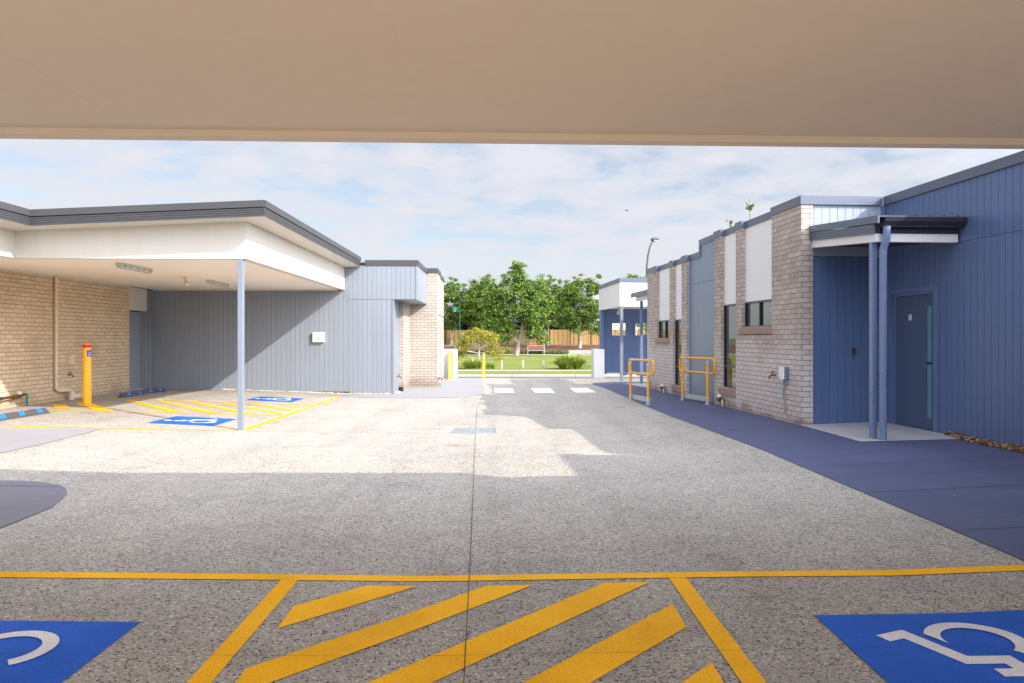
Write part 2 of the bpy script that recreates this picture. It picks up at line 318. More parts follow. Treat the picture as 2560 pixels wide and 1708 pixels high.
# ------------------------------------------------------------------ mesh helpers
class MB:
    def __init__(s): s.v = []; s.f = []; s.sm = []
    def add(s, vs, fs, smooth=False):
        o = len(s.v); s.v += [tuple(map(float, p)) for p in vs]
        for f in fs: s.f.append(tuple(i+o for i in f)); s.sm.append(smooth)
        return s
    def box(s, x0, x1, y0, y1, z0, z1):
        if x0 > x1: x0, x1 = x1, x0
        if y0 > y1: y0, y1 = y1, y0
        return s.add([(x0,y0,z0),(x1,y0,z0),(x1,y1,z0),(x0,y1,z0),(x0,y0,z1),(x1,y0,z1),(x1,y1,z1),(x0,y1,z1)],
              [(0,3,2,1),(4,5,6,7),(0,1,5,4),(1,2,6,5),(2,3,7,6),(3,0,4,7)])
    def prism(s, pts, a, b, axis):
        """polygon extruded along an axis: 'x' pts=(y,z), 'y' pts=(x,z), 'z' pts=(x,y)"""
        def P(p, t): return {'x': (t, p[0], p[1]), 'y': (p[0], t, p[1]), 'z': (p[0], p[1], t)}[axis]
        n = len(pts); vs = [P(p, a) for p in pts]+[P(p, b) for p in pts]
        fs = [tuple(range(n)), tuple(range(2*n-1, n-1, -1))]+[(i, i+n, (i+1) % n+n, (i+1) % n) for i in range(n)]
        return s.add(vs, fs)
    def tube(s, path, r, seg=10, cap=True):
        path = [Vector(p) for p in path]; n = len(path); rs = r if isinstance(r, (list, tuple)) else [r]*n
        up = None; rings = []
        for i, p in enumerate(path):
            d = ((path[i]-path[i-1]) if i else (path[1]-path[0])).normalized()
            if i < n-1: d = (d+(path[i+1]-path[i]).normalized()).normalized()
            if up is None:
                up = Vector((0, 0, 1)) if abs(d.z) < 0.9 else Vector((1, 0, 0))
            a = d.cross(up).normalized(); up = a.cross(d).normalized()
            rings.append([p+(a*math.cos(t)+up*math.sin(t))*rs[i] for t in (2*math.pi*k/seg for k in range(seg))])
        vs = [q for rg in rings for q in rg]
        fs = [(i*seg+k, i*seg+(k+1) % seg, (i+1)*seg+(k+1) % seg, (i+1)*seg+k) for i in range(n-1) for k in range(seg)]
        s.add(vs, fs, True)
        if cap: s.add(rings[0], [tuple(range(seg))]); s.add(rings[-1], [tuple(range(seg-1, -1, -1))])
        return s
    def cyl(s, p0, p1, r0, r1=None, seg=16): return s.tube([p0, p1], [r0, r0 if r1 is None else r1], seg)
    def ball(s, c, r, sq=(1, 1, 1), nu=10, nv=6):
        vs = [(c[0], c[1], c[2]+r*sq[2])]
        for j in range(1, nv):
            t = math.pi*j/nv
            for i in range(nu):
                q = 2*math.pi*i/nu; vs.append((c[0]+r*sq[0]*math.sin(t)*math.cos(q), c[1]+r*sq[1]*math.sin(t)*math.sin(q), c[2]+r*sq[2]*math.cos(t)))
        vs.append((c[0], c[1], c[2]-r*sq[2])); fs = [(0, 1+i, 1+(i+1) % nu) for i in range(nu)]
        for j in range(nv-2):
            for i in range(nu): a = 1+j*nu; fs.append((a+i, a+nu+i, a+nu+(i+1) % nu, a+(i+1) % nu))
        a = 1+(nv-2)*nu; fs += [(a+i, len(vs)-1, a+(i+1) % nu) for i in range(nu)]
        return s.add(vs, fs, True)
    def clad(s, axis, c, a0, a1, z0, z1, out, pitch=0.133, depth=0.007):
        """vertical V-groove board sheet; axis 'x': plane y=c running along x; 'y': plane x=c running along y; out = outward sign"""
        prof = [(a0, 0)]; k = math.ceil(a0/pitch+0.08)
        while k*pitch < a1-0.012:
            t = k*pitch; prof += [(t-.0045, 0), (t-.003, depth), (t+.003, depth), (t+.0045, 0)]; k += 1
        prof.append((a1, 0)); vs = []
        for t, d in prof:
            q = c-out*d
            for z in (z0, z1): vs.append((t, q, z) if axis == 'x' else (q, t, z))
        n = len(prof); fs = []
        flip = (axis == 'x') == (out > 0)
        for i in range(n-1):
            f = (2*i, 2*i+2, 2*i+3, 2*i+1); fs.append(f[::-1] if flip else f)
        s.add(vs, fs)
        b0, b1 = c-out*0.012, c-out*0.05
        return s.box(a0, a1, b0, b1, z0, z1) if axis == 'x' else s.box(b0, b1, a0, a1, z0, z1)

def add_mesh(name, mb, mat, off=(0, 0, 0)):
    me = bpy.data.meshes.new(name)
    me.from_pydata([(x-off[0], y-off[1], z-off[2]) for x, y, z in mb.v], [], mb.f)
    me.polygons.foreach_set('use_smooth', mb.sm)
    uvl = me.uv_layers.new(name='UVMap'); uvs = []
    for p in me.polygons:
        n = p.normal; ax, ay, az = abs(n.x), abs(n.y), abs(n.z)
        for vi in p.vertices:
            x, y, z = mb.v[vi]
            uvs += (x, y) if az > 0.7 else ((y, z) if ax > ay else (x, z))
    uvl.data.foreach_set('uv', uvs)
    me.materials.append(mat); me.update()
    return me
def tag(o, label=None, cat=None, group=None, kind=None):
    for k, v in (('label', label), ('category', cat), ('group', group), ('kind', kind)):
        if v: o[k] = v
    return o
class Frame:
    def __init__(s, deg): s.a = rad(deg); s.c, s.s = math.cos(s.a), math.sin(s.a)
    def w(s, u, v, z=0): return Vector((u*s.c+v*s.s, -u*s.s+v*s.c, z))
FW, FL, FR, FC = Frame(0), Frame(-1.2), Frame(-4.06), Frame(-2.3)
class Thing:
    def __init__(s, name, label, cat, frame=FW, o=(0, 0, 0), group=None):
        s.o = o; s.e = bpy.data.objects.new(name, None); COL.objects.link(s.e); s.e.empty_display_size = 0.2
        s.e.location = frame.w(*o); s.e.rotation_euler = (0, 0, -frame.a); tag(s.e, label, cat, group)
    def part(s, name, mb, mat, parent=None, label=None, kind=None, bevel=0):
        ob = bpy.data.objects.new(name, add_mesh(name, mb, M[mat] if isinstance(mat, str) else mat, s.o)); COL.objects.link(ob)
        ob.parent = parent or s.e; tag(ob, label, kind=kind)
        if bevel: bv = ob.modifiers.new('bevel', 'BEVEL'); bv.width = bevel; bv.segments = 2; bv.limit_method = 'ANGLE'
        return ob
def single(name, mb, mat, label, cat, frame=FW, o=(0, 0, 0), group=None, bevel=0):
    ob = bpy.data.objects.new(name, add_mesh(name, mb, M[mat], o)); COL.objects.link(ob)
    ob.location = frame.w(*o); ob.rotation_euler = (0, 0, -frame.a); tag(ob, label, cat, group)
    if bevel: bv = ob.modifiers.new('bevel', 'BEVEL'); bv.width = bevel; bv.segments = 2; bv.limit_method = 'ANGLE'
    return ob
def struct(name, mb, mat):
    ob = bpy.data.objects.new(name, add_mesh(name, mb, M[mat])); COL.objects.link(ob); ob['kind'] = 'structure'; return ob
def copy_tree(src, label, group=None):
    def cp(o, par):
        c = o.copy(); COL.objects.link(c)
        if par is not None: c.parent = par
        for ch in list(o.children): cp(ch, c)
        return c
    r = cp(src, None); r['label'] = label
    if group: r['group'] = group
    return r

# ------------------------------------------------------------------ ground
KX = [(-30, .05), (-9.5, .03), (-8, 0), (-4.6, -.165), (-.6, -.2), (2.5, -.15), (4.75, -.04), (6.2, 0), (30, 0)]
def g(X, Y):
    z = KX[-1][1]
    for (a, za), (b, zb) in zip(KX, KX[1:]):
        if X <= b: z = za+(zb-za)*(X-a)/(b-a); break
    t = min(1, max(0, (Y-19)/8)); return z*(1-t)-.15*t
def drape(polys, off, thick=0):
    """flat polygons laid on the falls of the yard"""
    bm = bmesh.new()
    for pts in polys:
        area = sum(a[0]*b[1]-b[0]*a[1] for a, b in zip(pts, pts[1:]+pts[:1]))
        if area < 0: pts = pts[::-1]
        bm.faces.new([bm.verts.new((x, y, 0)) for x, y in pts])
    cuts = [((x, 0, 0), (1, 0, 0)) for x, _ in KX[1:-1]]+[((0, y, 0), (0, 1, 0)) for y in range(19, 28)]
    for co, no in cuts:
        bmesh.ops.bisect_plane(bm, geom=bm.verts[:]+bm.edges[:]+bm.faces[:], plane_co=co, plane_no=no, dist=1e-5)
    for v in bm.verts: v.co.z = g(v.co.x, v.co.y)+off
    mb = MB(); bm.verts.index_update()
    mb.v = [tuple(v.co) for v in bm.verts]; mb.f = [tuple(v.index for v in f.verts) for f in bm.faces]; mb.sm = [False]*len(mb.f)
    bm.free(); return mb
def centre(pts): return (sum(p[0] for p in pts)/len(pts), sum(p[1] for p in pts)/len(pts))
def marking(name, polys, off, mat, label, cat, group=None):
    c = centre(polys[0]); mb = drape(polys, off)
    return single(name, mb, mat, label, cat, FW, (c[0], c[1], g(*c)), group)

def build_ground():
    mb = MB(); xs = [-30, -20, -14]+[k[0] for k in KX[1:-1]]+[14]; ys = [-14, 0, 8]+list(range(14, 28))+[29.3]
    n = len(ys)
    mb.add([(x, y, g(x, y)) for x in xs for y in ys], [(i*n+j, (i+1)*n+j, (i+1)*n+j+1, i*n+j+1) for i in range(len(xs)-1) for j in range(n-1)])
    mb.prism([(29.3, -.15), (30.6, -.46), (30.6, -1.0), (29.3, -1.0)], -30, 14, 'x')
    struct('driveway', mb, 'aggregate')
    mb = MB(); mb.add([(-60, 30.6, -.46), (80, 30.6, -.46), (80, 36, -.46), (-60, 36, -.46)], [(0, 1, 2, 3)]); struct('road', mb, 'asphalt')
    mb = MB()
    for i in range(-20, 27): mb.prism([(36.0, -.5), (36.0, -.375), (36.03, -.35), (36.3, -.345), (36.3, -.5)], i*3+.01, i*3+2.99, 'x')
    struct('kerb', mb, 'kerb')
    def sheet(y0, z0, y1, z1, x0=-60, x1=80): return MB().add([(x0, y0, z0), (x1, y0, z0), (x1, y1, z1), (x0, y1, z1)], [(0, 1, 2, 3)])
    struct('verge', sheet(36.3, -.35, 39.7, -.335), 'verge')
    struct('park_path', sheet(39.7, -.325, 40.9, -.32), 'kerb')
    rnd = random.Random(5); mb = MB(); nx, ny = 70, 28
    for j in range(ny+1):
        for i in range(nx+1):
            t = j/ny; mb.v.append((-40+i*1.4, 40.9+27.1*t, -.33+.19*t+(rnd.uniform(-.03, .03) if 0 < j < ny else 0)))
    mb.f = [(j*(nx+1)+i, j*(nx+1)+i+1, (j+1)*(nx+1)+i+1, (j+1)*(nx+1)+i) for j in range(ny) for i in range(nx)]; mb.sm = [True]*len(mb.f)
    struct('lawn', mb, 'lawn')
    struct('garden_path', sheet(68.0, -.135, 70.2, -.12), 'kerb')
    mb = MB(); nx, ny = 60, 14
    for j in range(ny+1):
        for i in range(nx+1):
            t = j/ny; mb.v.append((-36+i*1.5, 70.2+17.8*t, -.13+.70*t**.8+rnd.uniform(-.05, .05)))
    mb.f = [(j*(nx+1)+i, j*(nx+1)+i+1, (j+1)*(nx+1)+i+1, (j+1)*(nx+1)+i) for j in range(ny) for i in range(nx)]; mb.sm = [True]*len(mb.f)
    struct('garden_bed', mb, 'mulch')
    mb = MB(); mb.add([(-1800, -1800, -1.1), (1800, -1800, -1.1), (1800, 2600, -1.1), (-1800, 2600, -1.1)], [(0, 1, 2, 3)]); struct('ground', mb, 'far_ground')
    # paths and slabs
    edge = [(3.45, 4.6), (3.44, 6.1), (3.40, 7.9), (3.36, 10.3), (3.22, 12.6), (3.075, 14.9), (2.998, 16.75), (2.93, 19.8), (2.88, 22.6), (2.78, 24.2), (2.67, 25.5), (2.78, 26.0), (3.04, 26.3), (3.8, 26.75)]
    struct('footpath', drape([edge+[(6.6, 26.9), (6.6, 4.6)]], .006), 'path_blue')
    mb = drape([[(3.45, y), (6.5, y+.02), (6.5, y+.028), (3.45, y+.008)] for y in (5.9, 7.35, 8.8)]+[[(3.1, y), (5.5, y-.18), (5.5, y-.172), (3.1, y+.008)] for y in (12.4, 15.6)], .010)
    struct('control_joint', mb, 'joint')
    lp = [(-10.2, 20.45), (-4.61, 20.2), (-4.47, 20.15), (-3.9, 19.93), (-3.1, 19.82), (-2.0, 19.95), (-1.22, 20.37), (-.8, 21.34), (-1.08, 29.25), (-4.0, 29.25), (-4.0, 21.5), (-10.2, 21.7)]
    struct('footpath', drape([lp], .006), 'path_grey')
    struct('slab', drape([[(-14, 11.6), (-7.9, 11.77), (-6.58, 12.2), (-6.55, 11.5), (-6.5, 10.45), (-6.53, 9.7), (-6.8, 8.9), (-14, 8.5)]], .006), 'path_grey')
    isl = [(-8.5, 8.0), (-5.45, 8.09), (-5.2, 8.13), (-4.97, 8.10), (-4.78, 8.02), (-4.6, 7.85), (-4.46, 7.62), (-4.35, 7.32), (-4.25, 7.03), (-4.21, 6.5), (-4.2, 5.9), (-8.5, 5.9)]
    struct('slab', drape([isl], .008), 'path_dark')
    struct('control_joint', drape([[(-8.5, 7.2), (-4.7, 7.93), (-4.7, 7.94), (-8.5, 7.212)]], .012), 'joint')
    # saw cuts in the driveway
    jp = [(-.13, 1.0), (-.222, 3.5), (-.3, 5.46), (-.602, 12.52), (-.79, 17.25), (-.80, 21.3)]
    struct('control_joint', drape([[(a[0]-.0022, a[1]), (a[0]+.0022, a[1]), (b[0]+.0022, b[1]), (b[0]-.0022, b[1])] for a, b in zip(jp, jp[1:])], .0085), 'joint')
    struct('control_joint', drape([[(-6, 3.775), (3.4, 3.815), (3.4, 3.8172), (-6, 3.7772)], [(-4.4, 12.72), (-1.05, 12.66), (-1.05, 12.667), (-4.4, 12.727)]], .0085), 'joint')
    struct('tile_pad', drape([[(4.72, 12.65), (4.80, 10.46), (6.335, 10.45), (6.335, 10.95), (6.25, 12.6)]], .012), 'tiles')
    struct('tile_pad', drape([[(5.0, 22.9), (4.1, 22.9), (3.7, 25.4), (5.6, 25.6)]], .012), 'tiles')
    mb = drape([[(4.75, y), (6.3, y), (6.3, y+.006), (4.75, y+.006)] for y in (11.05, 11.65, 12.25)]+[[(x, 10.48), (x+.006, 10.48), (x-.06, 12.6), (x-.066, 12.6)] for x in (5.35, 5.95)], .0155)
    struct('tile_joint', mb, 'path_grey')
build_ground()

# ------------------------------------------------------------------ painted markings
def stroke(pts, w):
    """mitred outline of a polyline"""
    P = [Vector(p) for p in pts]; L, R = [], []
    for i, p in enumerate(P):
        d0 = (P[i]-P[i-1]).normalized() if i else (P[1]-P[0]).normalized()
        d1 = (P[i+1]-P[i]).normalized() if i < len(P)-1 else d0
        n0, n1 = Vector((-d0.y, d0.x)), Vector((-d1.y, d1.x)); m = (n0+n1).normalized(); k = w/2/max(.3, m.dot(n0))
        L.append(tuple(p+m*k)); R.append(tuple(p-m*k))
    return L+R[::-1]
def isa_shapes():
    sh = [stroke([(.395, .77), (.42, .53), (.585, .53), (.705, .25), (.815, .295)], .075), [(.44, .615), (.53, .615), (.53, .685), (.43, .685)],
          [(.385+.058*math.cos(t), .86+.058*math.sin(t)) for t in [2*math.pi*k/20 for k in range(20)]]]
    o, i = [], []
    for k in range(25):
        t = k/24; a = rad(128+(338-128)*t); b = rad(128+(372-128)*t)
        o.append((.425+.205*math.cos(a), .335+.205*math.sin(a))); i.append((.425+.14*math.cos(b), .335+.14*math.sin(b)))
    sh.append(o+i[::-1]); return sh
def isa(corner, ux, uy, size, label, group, name='accessible_parking_symbol'):
    """blue square with the wheelchair pictogram; corner = its lower-left, ux / uy = reading right and up"""
    def T(p): return (corner[0]+size*(p[0]*ux[0]+p[1]*uy[0]), corner[1]+size*(p[0]*ux[1]+p[1]*uy[1]))
    sq = [T(p) for p in ((0, 0), (1, 0), (1, 1), (0, 1))]; c = centre(sq)
    t = Thing(name, label, 'painted symbol', FW, (c[0], c[1], g(*c)), group)
    bp = t.part('blue_panel', drape([sq], .005), 'blue_line')
    mb = MB()
    for k, s in enumerate(isa_shapes()):
        d = drape([[T(p) for p in s]], .0085+.0006*k); o = len(mb.v); mb.v += d.v; mb.f += [tuple(i+o for i in f) for f in d.f]; mb.sm += d.sm
    t.part('wheelchair_pictogram', mb, 'white_line')
isa((2.87, 4.27), (-1, 0), (0, -1), 1.17, 'blue wheelchair square in the shade at the lower right corner', 'wheelchair squares on the parking bays')
isa((-2.07, 4.236), (-1, 0), (0, -1), 1.17, 'blue wheelchair square in the shade at the lower left corner', 'wheelchair squares on the parking bays')
isa((-5.20, 13.22), (0, 1), (-1, .0), 1.14, 'sunlit blue wheelchair square beside the carport post with its shadow across it', 'wheelchair squares on the parking bays')
isa((-5.25, 18.10), (0, 1), (-1, .0), 1.10, 'sunlit blue wheelchair square farthest back near the grey clad wall', 'wheelchair squares on the parking bays')
Y = 'yellow_line'
def line(p, label, group): return marking('parking_line', [p], .0050, Y, label, 'painted line', group)
GN, GL = 'yellow bay lines in the foreground', 'yellow bay lines under the left carport'
fl = [(-6.5, 5.105), (-3.44, 5.107), (-1.83, 5.11), (-.295, 5.092), (1.5, 5.085), (3.42, 5.035), (3.42, 4.918), (1.47, 4.972), (-.288, 4.978), (-1.78, 4.988), (-3.36, 4.99), (-6.5, 4.99)]
line(fl, 'long yellow line running across the whole foreground', GN)
line([(-1.515, 4.984), (-1.402, 4.984), (-1.36, 0.9), (-1.47, 0.9)], 'yellow line left of the foreground hatching, leaning right', GN)
line([(1.026, 4.968), (1.138, 4.968), (1.19, 0.9), (1.08, 0.9)], 'yellow line right of the foreground hatching, leaning left', GN)
HS = 'yellow hatch stripes in the foreground'
for p, lab in (([(-.935, 4.887), (-.608, 4.884), (-1.285, 4.154), (-1.293, 4.506)], 'short hatch stripe nearest the left foreground line'),
               ([(-.167, 4.870), (.14, 4.878), (-1.274, 3.337), (-1.278, 3.656)], 'long hatch stripe crossing the saw cut, second from the left'),
               ([(.593, 4.891), (.888, 4.893), (-1.26, 2.53), (-1.265, 2.87)], 'broad hatch stripe reaching the foot of the picture at its middle'),
               ([(.949, 4.487), (.948, 4.128), (-1.25, 1.72), (-1.255, 2.06)], 'hatch stripe with a square end beside the right foreground line'),
               ([(.967, 3.678), (.964, 3.30), (-1.2, .95), (-1.22, 1.3)], 'stub of a hatch stripe at the bottom edge by the right line')):
    marking('hatch_stripe', [p], .0052, Y, lab, 'painted stripe', HS)
line([(-10.5, 11.50), (-8.06, 11.98), (-5.67, 12.54), (-4.66, 12.80), (-4.66, 12.88), (-5.67, 12.62), (-8.06, 12.06), (-10.5, 11.58)], 'yellow line along the near edge of the left carport bay, ending at the post', GL)
line([(-4.59, 12.9), (-4.475, 12.9), (-4.53, 20.14), (-4.64, 20.14)], 'yellow line from the carport post back to the grey wall', GL)
line([(-9.3, 14.38), (-7.513, 14.566), (-4.60, 15.30), (-4.60, 15.38), (-7.513, 14.646), (-9.3, 14.46)], 'thin yellow line on the near side of the carport hatching', GL)
line([(-9.5, 17.07), (-8.2, 17.09), (-4.62, 17.66), (-4.62, 17.74), (-8.2, 17.17), (-9.5, 17.15)], 'thin yellow line on the far side of the carport hatching', GL)
line([(-9.9, 20.36), (-4.65, 20.10), (-4.65, 20.17), (-9.9, 20.43)], 'thin yellow line along the grey footpath at the back of the carport', GL)
H2 = 'yellow hatch stripes under the left carport'
hs = [([(-9.45, 15.60), (-9.2, 15.66), (-8.70, 14.98), (-8.90, 14.86)], 'short carport hatch stripe at the foot of the brick wall'),
      ([(-9.30, 16.15), (-9.05, 16.20), (-7.72, 14.76), (-8.00, 14.64)], 'carport hatch stripe running beneath the yellow bollard')]
labs = ['carport hatch stripe just right of the bollard, half in shade', 'carport hatch stripe with only its tip in shade', 'sunlit carport hatch stripe pointing at the blue square',
        'sunlit carport hatch stripe passing behind the post', 'sunlit carport hatch stripe emerging right of the post', 'short sunlit carport hatch stripe nearest the right line']
for i in range(6):
    a = -8.62+.66*i; ya = 16.88+.10*i; b = a+2.0; yb = 14.95+.165*i
    q = [(a, ya), (a+.17, ya+.02), (b+.14, yb+.06), (b-.12, yb)]
    if b > -4.75:
        k = (-4.75-a-.1)/(b-a-.1); q = [(a, ya), (a+.17, ya+.02), (-4.72, ya+(yb-ya)*k+.14), (-4.72, ya+(yb-ya)*k-.10)]
    hs.append((q, labs[i]))
for q, lab in hs: marking('hatch_stripe', [q], .0053, Y, lab, 'painted stripe', H2)
for q, lab in (([(-.57, 23.7), (0.0, 23.66), (.082, 21.70), (-.48, 21.72)], 'white crossing block nearest the sunlit grey path'), ([(.59, 23.55), (1.177, 23.52), (1.231, 21.52), (.655, 21.54)], 'middle one of the three white crossing blocks'),
               ([(1.76, 23.50), (2.34, 23.55), (2.40, 21.50), (1.81, 21.50)], 'white crossing block nearest the blue footpath')):
    marking('crossing_stripe', [q], .006, 'white_line', lab, 'painted stripe', 'white crossing blocks on the driveway')
marking('bay_line', [[(3.86, 27.9), (3.98, 27.9), (5.2, 26.95), (5.08, 26.92)]], .006, 'white_line', 'thin white painted line under the far white carport', 'painted line')

# ------------------------------------------------------------------ our own carport roof (overhead)
def near_carport():
    t = Thing('carport', 'cream soffit of the carport overhead across the top of the picture', 'carport', FC, (-4, 2, 0))
    e = 5.09
    w = e-.11
    t.part('soffit', MB().prism([(-13, -.8), (6.46, -.8), (6.42, 1.9), (6.2, 2.0), (6.2, w), (-13, w)], 2.745, 2.78, 'z'), 'soffit')  # rear right corner widened, out of view, to block a sun leak
    t.part('beam', MB().box(-13, 6.2, w, e, 2.70, 3.25), 'soffit')
    for u in (-5.9, -4.1, -2.26, -.42, 1.42, 3.26): t.part('cover_strip', MB().box(u, u+.035, -.75, w-.01, 2.7441, 2.7455), 'soffit')
    r = MB().box(-13, 4.62, -.9, e+.57, 2.97, 3.50).box(4.621, 6.0, -.9, e+.53, 2.98, 3.17).box(6.001, 6.40, -.9, 1.9, 2.98, 3.16)  # last box, unseen at the rear right, added to block a sun leak
    t.part('roof', r, 'fascia')
near_carport()

# ------------------------------------------------------------------ left building
def fascia_profile(side, edge, zb, slope_fn=None):
    """ribbed gutter under a flashing: list of (depth offset outwards, z)"""
    return [(0, zb), (.012, zb), (.012, zb+.03), (.002, zb+.035), (.012, zb+.04), (.012, zb+.066), (.002, zb+.071), (.012, zb+.076), (.012, zb+.102), (.002, zb+.107), (.012, zb+.112), (.012, zb+.14), (-.02, zb+.143), (-.02, zb+.152)], [(0, zb+.152), (.03, zb+.152), (.03, zb+.262), (0, zb+.262)]
def left_building():
    T = Thing('building', 'left building with cream brick, grey cladding and a white carport with one post', 'building', FL, (-6.8, 18, 0))
    sl = lambda u: 3.39+.045*(u+3.70)
    # carport beams and roof
    cp = MB()
    cp.prism([(-8.08, 2.74), (-4.22, 2.74), (-4.22, sl(-4.22)), (-8.08, sl(-8.08))], 12.95, 13.12, 'y')
    cp.box(-4.40, -4.22, 13.125, 21.28, 2.74, sl(-4.22)-.002)
    cp.box(-8.25, -8.08, 3.0, 13.12, 2.741, sl(-8.08)-.004)
    beam = T.part('carport_beam', cp, 'white')
    for u in (-7.1, -6.05, -5.0): T.part('sheet_joint', MB().box(u, u+.003, 12.949, 12.951, 2.75, sl(u)-.01), 'white', beam)
    for v in (14.2, 15.4, 16.6, 17.8, 19.0, 20.2): T.part('sheet_joint', MB().box(-4.221, -4.219, v, v+.003, 2.75, sl(-4.22)-.01), 'white', beam)
    T.part('ceiling', MB().prism([(-9.548, 3.0), (-8.26, 3.0), (-8.26, 13.13), (-4.41, 13.13), (-4.41, 21.27), (-9.548, 21.27)], 2.748, 2.79, 'z'), 'ceiling_white')
    T.part('cornice', MB().box(-9.545, -9.51, 3.0, 19.99, 2.715, 2.747), 'white'); T.part('cornice', MB().box(-9.5, -4.42, 21.235, 21.268, 2.715, 2.747), 'white')
    so_ = MB()
    so_.prism([(-8.08, sl(-8.08)), (-3.79, sl(-3.79)), (-3.79, sl(-3.79)+.02), (-8.08, sl(-8.08)+.02)], 12.49, 12.949, 'y')
    so_.prism([(-4.22, sl(-4.22)+.003), (-3.79, sl(-3.79)), (-3.79, sl(-3.79)+.02), (-4.22, sl(-4.22)+.02)], 12.951, 21.28, 'y')
    so_.prism([(-8.08, sl(-8.08)), (-7.56, sl(-7.56)), (-7.56, sl(-7.56)+.02), (-8.08, sl(-8.08)+.02)], 3.0, 12.488, 'y')
    T.part('soffit', so_, 'white')
    rf = MB(); rf.prism([(-16, sl(-16)+.20), (-3.80, sl(-3.80)+.20), (-3.80, sl(-3.80)+.235), (-16, sl(-16)+.235)], 12.50, 21.5, 'y')
    rf.prism([(-16, sl(-16)+.20), (-7.57, sl(-7.57)+.20), (-7.57, sl(-7.57)+.235), (-16, sl(-16)+.235)], 3.0, 12.499, 'y')
    roof = T.part('roof', rf, 'fascia')
    low, top = fascia_profile(1, 0, 0)
    def run(mb, prof, seg):   # seg: list of ((u,v,zb),(u2,v2,zb2), normal)
        for (a, b, n) in seg:
            vs = []
            for q in (a, b):
                for d, z in prof: vs.append((q[0]+n[0]*d, q[1]+n[1]*d, q[2]+z))
            k = len(prof); mb.add(vs, [(i, i+1, k+i+1, k+i) for i in range(k-1)])
            mb.add(vs[:k], [tuple(range(k))]); mb.add(vs[k:], [tuple(range(k-1, -1, -1))])
        return mb
    segs = [((-7.55, 12.49, sl(-7.55)), (-3.78, 12.49, sl(-3.78)), (0, -1)), ((-3.79, 12.49, sl(-3.78)), (-3.79, 21.27, sl(-3.78)), (1, 0)), ((-7.56, 3.0, sl(-7.55)), (-7.56, 12.49, sl(-7.55)), (1, 0))]
    T.part('gutter', run(MB(), low, segs), 'fascia'); fl_ = T.part('roof_flashing', run(MB(), top, segs), 'fascia')
    for k in range(7): u = -7.4+.6*k; T.part('screw', MB().ball((u, 12.459, sl(u)+.17), .0065, nu=6, nv=4), 'fascia_r', fl_)
    for k in range(13): T.part('screw', MB().ball((-3.759, 13.0+.65*k, sl(-3.78)+.17), .0065, nu=6, nv=4), 'fascia_r', fl_)
    T.part('post', MB().box(-4.375, -4.285, 12.955, 13.045, -.2, 2.738), 'post', bevel=.006)
    # brick wall of the carport with door at its end
    T.part('brick_wall', MB().box(-9.80, -9.55, 2.0, 20.0, -.3, 2.75), 'brick_l'); T.part('core', MB().box(-16, -9.81, 2.0, 27.3, -.3, 3.0), 'dark')
    T.part('lintel_panel', MB().box(-9.70, -9.60, 20.002, 21.12, 2.13, 2.745), 'white')
    d = T.part('door', MB().box(-9.70, -9.655, 20.03, 20.86, .03, 2.10), 'clad_grey')
    T.part('threshold', MB().box(-9.70, -9.57, 20.01, 20.9, -.02, .028), 'galv', d)
    T.part('door_frame', MB().box(-9.70, -9.62, 20.87, 20.95, .0, 2.128).box(-9.70, -9.60, 21.0, 21.13, 0, 2.128).box(-9.60, -9.53, 21.14, 21.24, 0, 2.71), 'clad_grey')
    # grey cladding
    w = MB().clad('x', 21.30, -9.80, -4.09, -.1, 2.745, -1); w.clad('x', 21.30, -4.068, -2.90, -.25, 2.470, -1)
    w.clad('x', 21.295, -4.21, -2.215, 2.478, 3.42, -1)
    w.clad('y', -2.197, 21.32, 24.14, 2.462, 3.42, 1)
    w.box(-2.24, -2.195, 21.285, 21.325, 2.462, 3.42).box(-4.3, -2.25, 21.35, 24.1, 2.465, 2.476)
    w.box(-2.895, -2.85, 21.285, 22.44, -.25, 2.462).box(-4.0, -2.90, 21.36, 22.4, -.25, 2.46)
    w.box(-4.092, -4.066, 21.301, 21.33, -.25, 2.74).box(-9.5, -2.25, 21.36, 24.1, 2.48, 3.40).box(-9.4, -3.2, 22.5, 27.3, -.2, 3.42)
    T.part('clad_wall', w, 'clad_grey')
    T.part('parapet_capping', MB().box(-3.66, -2.175, 21.268, 21.40, 3.42, 3.572).box(-2.30, -2.175, 21.402, 24.12, 3.42, 3.572).box(-9, -2.302, 21.402, 24.1, 3.45, 3.52), 'fascia')
    for q in ((-3.2, -2.73, 22.46, 24.14, -.3, 2.462), (-2.80, -1.87, 24.15, 25.6, -.3, 3.465), (-2.80, -1.98, 25.6, 26.2, -.3, 3.44), (-2.80, -1.89, 26.2, 27.5, -.3, 3.40)): T.part('brick_pier', MB().box(*q), 'brick_far')
    for q in ((-2.82, -1.85, 24.13, 25.62, 3.466, 3.61), (-2.82, -1.96, 25.63, 26.17, 3.441, 3.58), (-2.82, -1.87, 26.18, 27.52, 3.401, 3.545)): T.part('parapet_capping', MB().box(*q), 'fascia')
    T.part('vent', MB().box(-2.765, -2.722, 23.0, 23.4, .1, .3), 'sill')
    T.part('drain_box', MB().box(-3.0, -2.72, 22.28, 22.44, -.16, -.04), 'black')
left_building()

